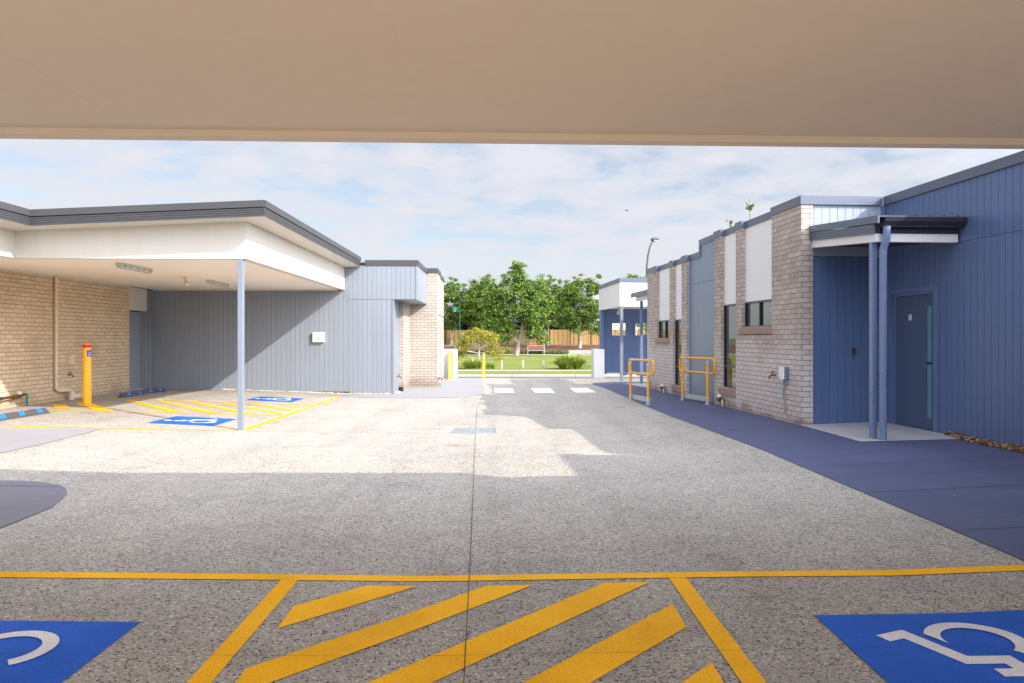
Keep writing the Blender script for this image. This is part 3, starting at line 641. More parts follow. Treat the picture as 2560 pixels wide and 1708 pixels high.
# ------------------------------------------------------------------ right building
def right_building():
    T = Thing('building', 'right building of mauve brick piers, white panels and deep blue cladding', 'building', FR, (6.5, 15, 0))
    U, UP = 5.62, 5.70
    piers = [('F', 12.11, 13.29, 3.59), ('E', 14.73, 15.06, 3.58), ('D', 15.93, 16.36, 3.58), ('C', 18.36, 18.81, 3.30), ('B', 19.58, 19.90, 3.295), ('A', 21.2, 22.3, 3.30)]
    br, b2 = MB(), MB()
    for n, a, b, zt in piers: (br if b < 17 else b2).box(U, U+.20, a, b, -.3, zt)
    br.box(U+.001, U+.20, 13.29, 14.73, -.3, 1.46).box(U+.001, U+.20, 15.06, 15.93, -.3, .196)
    b2.box(U+.001, U+.20, 18.81, 19.58, -.3, .02).box(U+.001, U+.20, 19.90, 21.2, -.3, 1.236); T.part('brick_wall', b2, 'brick_r')
    T.part('brick_wall', br, 'brick_r'); T.part('end_wall', MB().box(U+.202, 9, 22.1, 22.299, -.3, 3.2), 'brick_r')
    for a, b, z0, z1 in ((13.29, 14.73, 2.108, 3.57), (15.06, 15.93, 2.105, 3.57), (18.81, 19.58, 1.877, 3.295), (19.90, 21.2, 1.885, 3.295)):
        T.part('white_panel', MB().box(UP-.005, UP+.05, a+.003, b-.003, z0, z1), 'white_cool')
    class Caps:
        def box(s, *q): T.part('parapet_capping', MB().box(*q), 'fascia_r')
    cap = Caps()
    for n, a, b, zt in piers:
        if n != 'F': cap.box(U-.018, U+.22, a-.018, b+.018, zt, zt+.145)
    for a, b, z in ((13.31, 14.71, 3.57), (15.08, 15.91, 3.57), (16.38, 17.50, 3.575), (17.62, 18.34, 3.30), (18.83, 19.56, 3.296), (19.92, 21.18, 3.296)):
        cap.box(UP-.022, UP+.22, a, b, z, z+.138)
    cap.box(UP-.022, UP+.22, 17.50, 17.62, 3.30, 3.712)
    cap.box(U-.018, 7.00, 12.09, 13.308, 3.592, 3.737)
    cl = MB().clad('y', UP, 16.365, 17.56, -.2, 2.698, -1); cl.clad('y', UP, 16.365, 17.56, 2.704, 3.575, -1)
    cl.clad('y', UP, 17.56, 18.33, -.2, 2.698, -1); cl.clad('y', UP, 17.56, 18.33, 2.704, 3.30, -1)
    cl.box(UP-.03, UP+.02, 18.31, 18.355, -.2, 3.295); T.part('clad_panel', cl, 'clad_skylit'); cl = MB()
    # return wall and long wall by the entrance
    cl.clad('x', 12.14, 5.82, 7.0, -.05, 2.744, -1); T.part('clad_wall', MB().clad('x', 12.14, 5.82, 7.0, 2.75, 3.59, -1), 'clad_sunlit')
    W0 = 7.03
    cl.clad('y', W0, 6.53, 10.74, -.05, 2.744, -1); cl.clad('y', W0, 6.53, 12.10, 2.75, 3.585, -1)
    cl.clad('y', W0, 10.74, 11.88, 2.12, 2.744, -1); cl.clad('y', W0, 11.88, 12.10, -.05, 2.744, -1)
    cl.clad('y', 6.41, -1.5, 6.5, -.05, 3.585, -1); cl.clad('x', 6.515, 6.42, 7.0, -.05, 3.585, 1)
    T.part('clad_wall', cl, 'clad_blue')
    T.part('corner_trim', MB().box(5.70, 5.82, 12.118, 12.19, -.05, 3.585), 'trim_blue'); T.part('corner_trim', MB().box(6.99, 7.024, 12.06, 12.13, -.05, 3.585), 'trim_blue')
    cap.box(W0-.03, W0+.2, 6.55, 12.08, 3.587, 3.728); cap.box(6.38, 6.60, -1.5, 6.54, 3.587, 3.728)
    for q in ((5.93, 12, 12.21, 17.55, 3.30, 3.40), (5.93, 12, 17.56, 22.1, 3.05, 3.15), (7.25, 12, 1, 12.2, 3.3, 3.4)): T.part('roof', MB().box(*q), 'fascia')
    T.part('core', MB().box(5.86, 12, 12.25, 22.09, -.2, 3.04).box(7.2, 12, 1, 12.2, -.2, 3.28), 'dark')
    # windows
    def win(v0, v1, z0, z1, split, sill, curtain=False):
        f = MB(); x0, x1 = UP-.02, UP+.03; w = .035
        f.box(x0, x1, v0, v0+w, z0, z1).box(x0, x1, v1-w, v1, z0, z1).box(x0, x1, v0+w, v1-w, z0, z0+w).box(x0, x1, v0+w, v1-w, z1-w, z1)
        for s in split:
            if s[0] == 'v': f.box(x0-.008, x1-.004, s[1]-.022, s[1]+.022, z0+w, z1-w)
            else: f.box(x0-.004, x1-.004, v0+w, v1-w, s[1]-.02, s[1]+.02)
        fr = T.part('window_frame', f, 'black')
        T.part('pane', MB().box(UP+.008, UP+.014, v0+w, v1-w, z0+w, z1-w), 'glass', fr)
        if curtain:
            T.part('blind', MB().box(UP+.0065, UP+.0075, v0+w, (v0+v1)/2-.05, z0+.05, z1-w-.1), 'glass_teal', fr)
        if sill:
            s = MB(); n = int((sill[1]-sill[0])/.083)
            for k in range(n): a = sill[0]+(sill[1]-sill[0])*k/n; s.add([(U-.035, a+.004, sill[2]+.012), (U-.035, a+.079, sill[2]+.012), (UP-.022, a+.079, sill[2]+.035), (UP-.022, a+.004, sill[2]+.035), (U-.035, a+.004, sill[2]-.115), (U-.035, a+.079, sill[2]-.115), (UP-.022, a+.079, sill[2]-.10), (UP-.022, a+.004, sill[2]-.10)], [(0, 3, 2, 1), (4, 5, 6, 7), (0, 1, 5, 4), (1, 2, 6, 5), (2, 3, 7, 6), (3, 0, 4, 7)])
            T.part('sill', s, 'sill', fr)
    win(13.30, 14.72, 1.60, 2.104, [('v', 13.98)], (13.29, 14.85, 1.585))
    win(15.07, 15.92, .335, 2.10, [('h', .80)], (15.06, 15.98, .32))
    win(18.82, 19.57, .155, 1.874, [('h', .66)], (18.81, 19.62, .14))
    win(19.91, 21.19, 1.375, 1.88, [('v', 20.5)], (19.90, 21.3, 1.36))
    # entrance door
    fr = MB(); a, b, zt = 10.74, 11.88, 2.12
    fr.box(W0-.03, W0+.10, a-.07, a+.02, 0, zt+.06).box(W0-.03, W0+.10, b-.02, b+.05, 0, zt+.06).box(W0-.03, W0+.10, a+.02, b-.02, zt-.01, zt+.06)
    fr.box(W0+.02, W0+.09, b-.09, b-.02, 0, zt-.01).box(W0-.01, W0+.09, a+.021, b-.09, 2.06, zt-.011)
    T.part('door_frame', fr, 'trim_blue')
    d = T.part('door', MB().box(W0+.012, W0+.06, a+.024, b-.095, .02, 2.055), 'door_blue')
    T.part('glass_strip', MB().box(W0+.004, W0+.0115, 10.85, 10.945, .19, 1.87), 'glass_teal', d)
    T.part('handle', MB().box(W0-.012, W0+.0035, 10.845, 10.95, 1.005, 1.035), 'black', d)
    T.part('threshold', MB().box(W0-.02, W0+.12, a, b, -.06, .015), 'trim_blue', d)
    sg = T.part('door_sign', MB().box(W0+.006, W0+.0115, 11.36, 11.43, 1.675, 1.765), 'sign_white', d)
    for zz, h in ((1.745, .010), (1.722, .012), (1.70, .010), (1.685, .007)): T.part('sign_mark', MB().box(W0+.0045, W0+.0055, 11.378, 11.412, zz, zz+h), 'box_grey', sg)
    # canopy over the entrance
    F0 = 10.30; U0 = 5.80; zb = lambda v: 2.746+.075*(v-F0)
    T.part('canopy_beam', MB().prism([(F0, zb(F0)), (12.11, zb(12.11)), (12.11, zb(12.11)+.115), (F0, zb(F0)+.115)], U0, U0+.09, 'x'), 'white_cool')
    T.part('canopy_beam', MB().box(U0, 7.0, F0-.10, F0-.002, 2.742, 2.855), 'white_cool')
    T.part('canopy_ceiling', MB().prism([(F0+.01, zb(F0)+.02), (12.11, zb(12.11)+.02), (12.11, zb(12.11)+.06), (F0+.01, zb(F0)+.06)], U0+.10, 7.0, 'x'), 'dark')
    cf = MB(); z = lambda v: zb(v)+.116
    for d0, d1, o in ((0, .028, .012), (.032, .058, .012), (.062, .088, .012), (.092, .125, .012), (.0, .13, .0)):
        cf.prism([(F0-.11, z(F0-.11)+d0), (12.10, z(12.10)+d0), (12.10, z(12.10)+d1), (F0-.11, z(F0-.11)+d1)], U0-.025-o, U0-.005, 'x')
    T.part('canopy_fascia', cf, 'fascia_r')
    cf = MB().prism([(F0-.24, z(F0-.24)+.138), (12.10, z(12.10)+.138), (12.10, z(12.10)+.24), (F0-.24, z(F0-.24)+.24)], U0-.05, U0-.02, 'x')
    cf.prism([(F0-.24, z(F0-.24)+.221), (12.10, z(12.10)+.221), (12.10, z(12.10)+.239), (F0-.24, z(F0-.24)+.239)], U0-.019, 7.02, 'x')
    T.part('canopy_roof', cf, 'fascia_r')
    gt = MB().prism([(F0-.115, 2.93), (F0-.115, 3.06), (F0-.13, 3.065), (F0-.275, 3.065), (F0-.265, 3.005), (F0-.225, 2.95), (F0-.195, 2.935)], U0+.045, 7.02, 'x')
    gt.box(U0+.01, 7.0, F0-.112, F0-.085, 2.857, 3.03)
    T.part('gutter', gt, 'gutter')
    for k in range(5): T.part('roof_rib', MB().box(U0+.3+.2*k, U0+.33+.2*k, F0-.23, F0-.16, 3.083, 3.097), 'gutter')
    T.part('post', MB().box(U0+.005, U0+.085, F0, F0+.08, -.07, 2.742), 'post_blue', bevel=.005)
    T.part('base_plate', MB().box(U0-.03, U0+.11, F0-.03, F0+.11, -.06, -.018), 'galv')
    a_ = U0+.105
    dp = MB().tube([(a_, F0-.20, 2.94), (a_, F0-.20, 2.81), (a_-.003, F0-.19, 2.75), (a_-.01, F0-.15, 2.67), (a_-.012, F0-.13, 2.61), (a_-.012, F0-.13, -.07)], .050, 16)
    for zz in (2.55, 1.95, .26): dp.cyl((a_-.012, F0-.13, zz), (a_-.012, F0-.13, zz+.05), .0525, seg=16)
    T.part('downpipe', dp, 'post_blue')
    kb = MB().box(6.487, 6.545, 12.11, 12.131, 1.105, 1.25); k = T.part('key_plate', kb, 'plate'); T.part('lock', MB().box(6.505, 6.528, 12.104, 12.109, 1.125, 1.225), 'black', k)
    # far porch at the end of the brick wall
    f = MB(); zz = lambda u: 2.62+.16*(u-5.95)
    f.prism([(5.95, zz(5.95)), (8.2, zz(8.2)), (8.2, zz(8.2)+.14), (5.95, zz(5.95)+.14)], 25.05, 25.15, 'y'); f.box(5.95, 6.05, 22.32, 25.04, 2.62, 2.76); T.part('canopy_beam', f, 'white_cool')
    f = MB(); f.prism([(5.80, zz(5.8)+.145), (8.2, zz(8.2)+.145), (8.2, zz(8.2)+.36), (5.80, zz(5.8)+.30)], 22.32, 25.25, 'y'); T.part('canopy_roof', f, 'fascia_r')
    T.part('post', MB().box(6.06, 6.15, 24.95, 25.04, -.2, 2.63), 'post_blue')
right_building()

def far_block():
    T = Thing('building', 'far small white carport block with blue back wall and two windows', 'building', FR, (7.5, 28, -.15))
    x0 = 5.66
    T.part('white_upstand', MB().box(x0, 11.5, 26.3, 26.42, 2.507, 3.345).box(x0, x0+.12, 26.425, 30.35, 2.507, 3.345).box(x0+.121, 11.5, 26.425, 30.3, 2.56, 2.62), 'white_cool')
    T.part('parapet_capping', MB().box(x0-.02, 11.5, 26.28, 26.44, 3.347, 3.502).box(x0-.02, x0+.14, 26.441, 30.37, 3.347, 3.502).box(x0+.141, 11.5, 26.441, 30.3, 3.3, 3.36), 'fascia_r')
    T.part('post', MB().box(x0+.02, x0+.12, 26.32, 26.42, -.2, 2.505), 'post')
    w = MB(); v = 30.15; z0, z1 = -.03, 2.555; o = [(6.17, 6.72), (7.11, 7.66)]; zs = (1.50, 1.985)
    w.clad('x', v, x0+.13, o[0][0], z0, z1, -1); w.clad('x', v, o[0][1], o[1][0], z0, z1, -1); w.clad('x', v, o[1][1], 11.4, z0, z1, -1)
    for a, b in o: w.clad('x', v, a, b, z0, zs[0], -1); w.clad('x', v, a, b, zs[1], z1, -1)
    w.box(x0+.005, x0+.13, 29.9, 30.2, -.12, 2.505)
    T.part('clad_wall', w, 'clad_blue')
    for a, b in o:
        f = MB().box(a-.05, a, v-.03, v+.07, zs[0]-.05, zs[1]+.05).box(b, b+.05, v-.03, v+.07, zs[0]-.05, zs[1]+.05).box(a, b, v-.03, v+.07, zs[1], zs[1]+.05).box(a, b, v-.03, v+.07, zs[0]-.05, zs[0])
        fr = T.part('window_frame', f, 'trim_blue')
        T.part('pane', MB().box(a+.001, b-.001, v+.012, v+.018, zs[0]+.001, zs[1]-.001), M['clear'], fr)
    T.part('base_strip', MB().box(x0+.3, 11, v-.03, v-.001, -.06, .0), 'white_cool')
def clear_glass():
    m = bpy.data.materials.new('clear_glass'); m.use_nodes = True; nt = m.node_tree
    o = nt.nodes['Material Output']; nt.nodes.remove(nt.nodes['Principled BSDF'])
    tr = nt.nodes.new('ShaderNodeBsdfTransparent'); gl = nt.nodes.new('ShaderNodeBsdfGlossy'); gl.inputs['Roughness'].default_value = .02
    lw = nt.nodes.new('ShaderNodeFresnel'); lw.inputs[0].default_value = 1.5
    mx = nt.nodes.new('ShaderNodeMixShader'); nt.links.new(lw.outputs[0], mx.inputs[0]); nt.links.new(tr.outputs[0], mx.inputs[1]); nt.links.new(gl.outputs[0], mx.inputs[2]); nt.links.new(mx.outputs[0], o.inputs[0])
    return m
M['clear'] = clear_glass()
far_block()

# ------------------------------------------------------------------ fittings on and under the left building
def fittings_left():
    GB = 'batten lights under the left carport'
    def batten(u0, v0, label):
        t = Thing('batten_light', label, 'ceiling light', FL, (u0, v0, 2.745), GB)
        c = MB().box(u0-.06, u0+.06, v0-.62, v0+.62, 2.70, 2.7455); b = t.part('housing', c, 'lens')
        dfs = MB().prism([(u0-.055, 2.699), (u0-.035, 2.655), (u0+.035, 2.655), (u0+.055, 2.699)], v0-.61, v0+.61, 'y'); t.part('diffuser', dfs, 'lens')
        for k in range(5):
            for s in (-1, 1): t.part('clip', MB().box(u0+s*.058-.006, u0+s*.058+.006, v0-.5+.25*k-.012, v0-.5+.25*k+.012, 2.685, 2.715), 'brass', b)
    batten(-6.75, 14.35, 'batten light nearer the front beam of the left carport'); batten(-6.66, 18.35, 'batten light nearer the grey wall of the left carport')
    t = Thing('sensor_light', 'cream twin sensor fitting hanging between the two batten lights', 'sensor', FL, (-6.86, 16.9, 2.745))
    t.part('base', MB().cyl((-6.86, 16.9, 2.7455), (-6.86, 16.9, 2.715), .07, .05), 'cream_pipe')
    t.part('arm', MB().tube([(-6.86, 16.9, 2.715), (-6.82, 16.88, 2.64)], .018, 8), 'cream_pipe')
    t.part('head', MB().cyl((-6.84, 16.9, 2.62), (-6.76, 16.80, 2.575), .05, .04), 'cream_pipe')
    t = Thing('wall_box', 'white box with faint labels on the grey clad wall', 'electrical box', FL, (-4.94, 21.26, 1.42))
    b = t.part('case', MB().box(-5.10, -4.78, 21.215, 21.299, 1.28, 1.555), 'white', bevel=.006)
    for du in (0, .045):
        for z in (1.51, 1.46): t.part('sticker', MB().box(-4.985+du, -4.955+du, 21.2125, 21.2145, z, z+.018), 'curtain', b)
    t.part('sticker', MB().box(-4.99, -4.91, 21.2125, 21.2145, 1.35, 1.42), 'curtain', b)
    # downpipe with its ground fitting
    t = Thing('downpipe', 'cream downpipe with bent foot on the carport brick wall', 'downpipe', FL, (-9.46, 16.7, .1))
    p = MB().tube([(-9.50, 16.62, 2.715), (-9.50, 16.62, .33), (-9.49, 16.66, .27), (-9.47, 16.74, .25), (-9.44, 17.0, .25), (-9.43, 17.07, .23), (-9.43, 17.10, .17), (-9.43, 17.10, .1)], .036, 12); t.part('pipe', p, 'cream_pipe')
    q = MB().cyl((-9.43, 17.10, .20), (-9.43, 17.10, .0), .06).tube([(-9.43, 17.10, .09), (-9.36, 17.14, .09), (-9.27, 17.2, .10)], [.055, .055, .055], 12).cyl((-9.27, 17.2, .10), (-9.25, 17.215, .10), .064); t.part('trap', q, 'cream_pipe')
    for z in (.55, 2.05): t.part('bracket', MB().box(-9.549, -9.455, 16.575, 16.665, z, z+.02), 'white')
    t = Thing('junction_box', 'small cream junction box right of the downpipe on brick', 'electrical box', FL, (-9.5, 17.2, .9))
    t.part('case', MB().box(-9.549, -9.46, 17.1, 17.26, .82, 1.02), 'cream_pipe', bevel=.006); t.part('sticker', MB().box(-9.4595, -9.458, 17.18, 17.23, .83, .86), 'bright_yellow')
    tap('garden_tap', FL, (-9.55, 17.15, .58), (1, 0), 'brass tap below the junction box on the brick wall')
    # water meters on the brick wall
    t = Thing('water_valve', 'brass valves with white caps low on the carport brick wall', 'water valve', FL, (-9.45, 14.95, .25))
    p = MB().tube([(-9.44, 14.2, .21), (-9.44, 15.45, .27)], .024, 10)
    for v in (14.62, 15.15): p.cyl((-9.44, v-.10, .235), (-9.44, v+.10, .25), .042)
    t.part('pipe', p, 'brass')
    for v in (14.68, 15.25): t.part('cap', MB().cyl((-9.44, v, .28), (-9.44, v, .345), .046, .038), 'white')
    t.part('riser', MB().tube([(-9.44, 15.45, .27), (-9.44, 15.5, .24), (-9.44, 15.5, .02)], .02, 10), 'green_pipe')
    valve(FL, (-1.87, 24.35, .0), 'brass valve with green pipe at the foot of the far cream brick pier', (1, 0))
    t = Thing('wall_spotlight', 'dark bracket spotlight high on the far cream brick corner', 'spotlight', FL, (-1.87, 24.7, 2.05))
    t.part('arm', MB().tube([(-1.869, 24.6, 2.14), (-1.76, 24.55, 2.10), (-1.64, 24.5, 2.0)], .012, 8), 'black'); t.part('head', MB().cyl((-1.62, 24.5, 2.04), (-1.68, 24.5, 1.90), .03), 'black')
    tap('garden_tap', FL, (-2.85, 22.0, .28), (1, 0), 'small tap on the sunlit grey return beside the cream brick')
def tap(name, F, o, n, label):
    t = Thing(name, label, 'tap', F, o); u, v, z = o; nx, ny = n
    t.part('spout', MB().tube([(u, v, z), (u+nx*.07, v+ny*.07, z), (u+nx*.11, v+ny*.11, z-.02), (u+nx*.12, v+ny*.12, z-.06)], .014, 8), 'brass')
    t.part('handle', MB().cyl((u+nx*.06, v+ny*.06, z), (u+nx*.06, v+ny*.06, z+.06), .009).box(u+nx*.06-.03, u+nx*.06+.03, v+ny*.06-.03, v+ny*.06+.03, z+.06, z+.07), 'brass')
def valve(F, o, label, n, group=None):
    t = Thing('water_valve', label, 'water valve', F, o, group); u, v, z = o; s = n[0]
    t.part('body', MB().tube([(u+s*.09, v-.14, z+.10), (u+s*.09, v+.14, z+.10)], .022, 10).cyl((u+s*.09, v-.07, z+.10), (u+s*.09, v+.07, z+.10), .05).tube([(u+s*.09, v+.12, z+.10), (u+s*.02, v+.13, z+.10), (u, v+.13, z+.10)], .02, 8), 'brass')
    t.part('cap', MB().cyl((u+s*.09, v+.02, z+.145), (u+s*.09, v+.02, z+.20), .045, .04), 'white_cool')
    t.part('riser', MB().tube([(u+s*.09, v-.14, z+.10), (u+s*.09, v-.16, z+.07), (u+s*.09, v-.16, z-.06)], .017, 8), 'cream_pipe')
    t.part('riser_base', MB().cyl((u+s*.09, v-.16, z-.03), (u+s*.09, v-.16, z-.14), .02), 'green_pipe')
fittings_left()

# ------------------------------------------------------------------ fittings on the right building
def fittings_right():
    t = Thing('electrical_box', 'white and grey box with loose coloured wires on the mauve brick', 'electrical box', FR, (5.6, 12.66, .8))
    b = t.part('cover', MB().box(5.50, 5.535, 12.56, 12.72, .695, .905), 'white_cool', bevel=.005)
    bk = MB()
    for z0, z1 in ((.70, .735), (.75, .80), (.812, .85), (.86, .90)): bk.box(5.537, 5.618, 12.565, 12.715, z0, z1)
    bk.box(5.56, 5.60, 12.58, 12.70, .69, .902); t.part('case', bk, 'box_grey')
    t.part('sticker', MB().box(5.498, 5.4995, 12.68, 12.71, .705, .735), 'bright_yellow', b)
    t.part('gland', MB().cyl((5.58, 12.6, .69), (5.58, 12.6, .62), .015).cyl((5.58, 12.66, .69), (5.57, 12.68, .63), .014), 'box_grey')
    rnd = random.Random(3)
    for nm, v0, m in ((0, 12.62, 'orange_wire'), (1, 12.69, 'cyan_wire'), (2, 12.66, 'cyan_wire')):
        pts = [(5.58, v0, .65)]+[(5.60+rnd.uniform(-.03, .01), v0+.03+rnd.uniform(-.05, .05), .65-.62*k/8) for k in range(1, 8 if nm < 2 else 5)]
        t.part('wire', MB().tube(pts, .006, 6), m)
    tap('garden_tap', FR, (5.62, 13.12, .74), (-1, 0), 'dark brass tap left of the wired box on the mauve brick')
    valve(FR, (5.62, 15.75, .0), 'brass valve with white cap at the brick base below the tall near window', (-1, 0), 'water valves along the mauve brick wall')
    valve(FR, (5.62, 20.3, -.06), 'brass valve with white cap at the brick base behind the handrails', (-1, 0), 'water valves along the mauve brick wall')
    t = Thing('porch_light', 'small cream bell shaped light under the far white carport', 'ceiling light', FR, (6.55, 28.6, 2.55))
    t.part('stem', MB().cyl((6.0, 28.0, 2.56), (6.0, 28.0, 2.42), .02), 'cream_pipe'); t.part('shade', MB().cyl((6.0, 28.0, 2.44), (6.0, 28.0, 2.28), .05, .11), 'cream_pipe')
fittings_right()

# ------------------------------------------------------------------ handrails
def handrail(p0, p1, side, label):
    """two posts, one closed loop of tube and a kick plate; p0 far post, p1 near post"""
    A, B = Vector((*p0, g(*p0))), Vector((*p1, g(*p1))); c = (A+B)/2
    t = Thing('handrail', label, 'handrail', FW, tuple(c), 'yellow handrails by the footpath'); d = (B-A); d.z = 0; L = d.length; d.normalize(); n = Vector((d.y, -d.x, 0))*side
    za, zb = A.z+.01, B.z+.01; ex = .24
    def P(s, h): q = A+d*s; return (q.x+n.x*.05, q.y+n.y*.05, za+(zb-za)*s/L+h)
    r = .08; pts = []
    for cs, ch, a0 in ((L+ex-r, 1.0-r, 90), (L+ex-r, .68+r, 0), (-ex+r, .68+r, -90), (-ex+r, 1.0-r, -180)):
        for k in range(5): a = rad(a0-90*k/4); pts.append(P(cs+r*math.cos(a), ch+r*math.sin(a)))
    pts.append(pts[0]); t.part('rail', MB().tube(pts, .0255, 12, cap=False), 'rail_yellow')
    for Q, z in ((A, za), (B, zb)):
        q = Q; po = t.part('post', MB().cyl((q.x, q.y, z+.14), (q.x, q.y, z+.885), .028, seg=14), 'rail_yellow')
        t.part('clamp', MB().cyl((q.x, q.y, z+.885), (q.x, q.y, z+.935), .033).tube([(q.x, q.y, z+.935), (q.x+n.x*.02, q.y+n.y*.02, z+.96), (q.x+n.x*.05, q.y+n.y*.05, z+.985)], .012, 8), 'galv', po)
        t.part('clamp', MB().cyl((q.x, q.y, z+.655), (q.x, q.y, z+.705), .035).cyl((q.x, q.y, z+.68), (q.x+n.x*.055, q.y+n.y*.055, z+.68), .027), 'galv', po)
        t.part('base_plate', MB().cyl((q.x, q.y, z), (q.x, q.y, z+.14), .035).cyl((q.x, q.y, z-.008), (q.x, q.y, z+.006), .065), 'galv', po)
    k = MB(); a = A-d*.06+n*.035; b = B+d*.06+n*.035; w = n*.006
    z0 = lambda q, h: q.z+h
    vs = []
    for q in (a, b):
        for o in (Vector((0, 0, 0)), w):
            for h in (.06, .17): vs.append((q.x+o.x, q.y+o.y, z0(q, h)))
    k.add(vs, [(0, 4, 5, 1), (2, 3, 7, 6), (0, 1, 3, 2), (4, 6, 7, 5), (1, 5, 7, 3), (0, 2, 6, 4)]); t.part('kick_plate', k, 'galv')
handrail((2.87, 18.42), (3.08, 17.21), -1, 'yellow handrail on the driveway side of the footpath')
handrail((4.017, 17.92), (4.28, 16.64), -1, 'yellow handrail against the blue panel of the right building')

# ------------------------------------------------------------------ bollards, hoop, stops, drain
def bollards():
    x, y = -8.755, 15.66; z = g(x, y)
    t = Thing('bollard', 'thick yellow bollard with red band and wheelchair sticker', 'bollard', FW, (x, y, z))
    t.part('tube', MB().tube([(x, y, z), (x, y, z+1.24), (x, y, z+1.262), (x, y, z+1.27)], [.08, .08, .072, .05], 24), 'safety_yellow')
    t.part('red_band', MB().cyl((x, y, z+1.185), (x, y, z+1.245), .0815, seg=24), 'red')
    t.part('base_plate', MB().box(x-.12, x+.12, y-.12, y+.12, z-.002, z+.014).cyl((x+.1, y-.1, z+.014), (x+.1, y-.1, z+.03), .012).cyl((x-.1, y-.1, z+.014), (x-.1, y-.1, z+.03), .012), 'safety_yellow')
    def patch(a0, a1, z0, z1, r):
        m = MB(); n = 8; vs = []
        for k in range(n+1):
            a = rad(a0+(a1-a0)*k/n); vs += [(x+r*math.cos(a), y+r*math.sin(a), z0), (x+r*math.cos(a), y+r*math.sin(a), z1)]
        return m.add(vs, [(2*k, 2*k+2, 2*k+3, 2*k+1) for k in range(n)])
    st = t.part('sticker', patch(-62, 14, z+1.0, z+1.135, .0808), 'sign_blue')
    m = MB()
    for s in isa_shapes():
        vs = []
        for px, py in s:
            a = rad(-62+76*px); vs.append((x+.0814*math.cos(a), y+.0814*math.sin(a), z+1.0+.135*py))
        m.add(vs, [tuple(range(len(vs)))])
    t.part('wheelchair_pictogram', m, 'sign_white', st)
    x, y = -1.10, 29.15; single('bollard', MB().tube([(x, y, -.15), (x+.02, y, .80), (x+.02, y, .82)], [.042, .042, .03], 16), 'bright_yellow', 'slim plain yellow bollard standing at the end of the grey path', 'bollard', FW, (x, y, -.15))
    t = Thing('hoop_barrier', 'yellow hoop barrier in front of the left white wall', 'barrier', FW, (-2.32, 28.6, -.15))
    pts = [(-2.37, 28.4, -.15), (-2.37, 28.4, .76)]+[(-2.37+.05*(1-math.cos(rad(a))), 28.4+.2*(1-math.cos(rad(a))), .76+.07*math.sin(rad(a))) for a in range(15, 180, 15)]+[(-2.27, 28.8, .76), (-2.27, 28.8, -.15)]
    t.part('tube', MB().tube(pts, .036, 12), 'bright_yellow')
    def stop(x, y0, y1, label):
        zm = g(x, (y0+y1)/2); t = Thing('wheel_stop', label, 'wheel stop', FW, (x, (y0+y1)/2, zm), 'rubber wheel stops under the left carport')
        prof = [(x-.075, zm), (x+.075, zm), (x+.068, zm+.03), (x+.035, zm+.10), (x-.035, zm+.10), (x-.068, zm+.03)]
        m = MB(); n = len(prof); rings = []
        for yy, k in ((y0, .35), (y0+.09, 1), (y1-.09, 1), (y1, .35)): rings.append([(x+(a-x)*(.8+.2*k), yy, zm+(b-zm)*k) for a, b in prof])
        m.add([p for r in rings for p in r], [(i*n+j, i*n+(j+1) % n, (i+1)*n+(j+1) % n, (i+1)*n+j) for i in range(3) for j in range(n)]+[tuple(range(n-1, -1, -1)), tuple(range(3*n, 4*n))])
        t.part('rubber_body', m, 'rubber', bevel=.004)
        for k in range(4):
            yc = y0+(y1-y0)*(.14+.24*k); w = .075
            r = MB(); e = .002
            r.add([(x+.0685+e, yc-w, zm+.032), (x+.0685+e, yc+w, zm+.032), (x+.037+e, yc+w, zm+.099+e), (x+.037+e, yc-w, zm+.099+e), (x-.02, yc-w, zm+.1005+e), (x-.02, yc+w, zm+.1005+e)], [(0, 1, 2, 3), (3, 2, 5, 4)]); t.part('reflector', r, 'reflector')
    stop(-8.62, 12.0, 14.08, 'sunlit wheel stop with blue reflectors at the left edge'); stop(-9.03, 17.5, 19.72, 'shaded wheel stop with blue reflectors near the carport door')
    # drain grate
    q = [(-1.0, 13.36), (-.28, 13.36), (-.28, 12.66), (-1.0, 12.66)]
    t = Thing('drain_grate', 'galvanised drain grate set in the sunlit driveway', 'drain', FW, (-.64, 13, g(-.64, 13)))
    z = g(-.64, 13)+.004
    t.part('pit', MB().box(-1.0, -.28, 12.66, 13.36, z-.003, z+.002), 'black')
    fr = MB().box(-1.02, -1.0, 12.64, 13.38, z-.02, z+.014).box(-.28, -.26, 12.64, 13.38, z-.02, z+.014).box(-1.0, -.28, 12.64, 12.66, z-.02, z+.014).box(-1.0, -.28, 13.36, 13.38, z-.02, z+.014)
    t.part('frame', fr, 'grate')
    b = MB()
    for k in range(36): y0 = 12.668+.0192*k; b.box(-.998, -.282, y0, y0+.010, z+.003, z+.010)
    for k in range(1, 7): x0 = -1.0+.72*k/7; b.box(x0-.008, x0+.008, 12.662, 13.358, z+.011, z+.013)
    t.part('bar', b, 'grate', kind='stuff')
bollards()

# ------------------------------------------------------------------ rendered walls
def white_wall(name, x0, x1, y0, y1, label, extra=None):
    mb = MB().box(x0, x1, y0, y1, -.25, .96)
    if extra: mb.box(*extra)
    single(name, mb, 'white_cool', label, 'wall', FW, ((x0+x1)/2, (y0+y1)/2, -.15), bevel=.01)
white_wall('rendered_wall', -4.2, -2.17, 29.75, 29.95, 'low white rendered wall beside the cream brick corner', (-2.35, -2.13, 28.95, 29.745, -.25, .958))
white_wall('rendered_wall', 3.19, 3.60, 29.6, 30.6, 'low white rendered wall against the far blue pier')

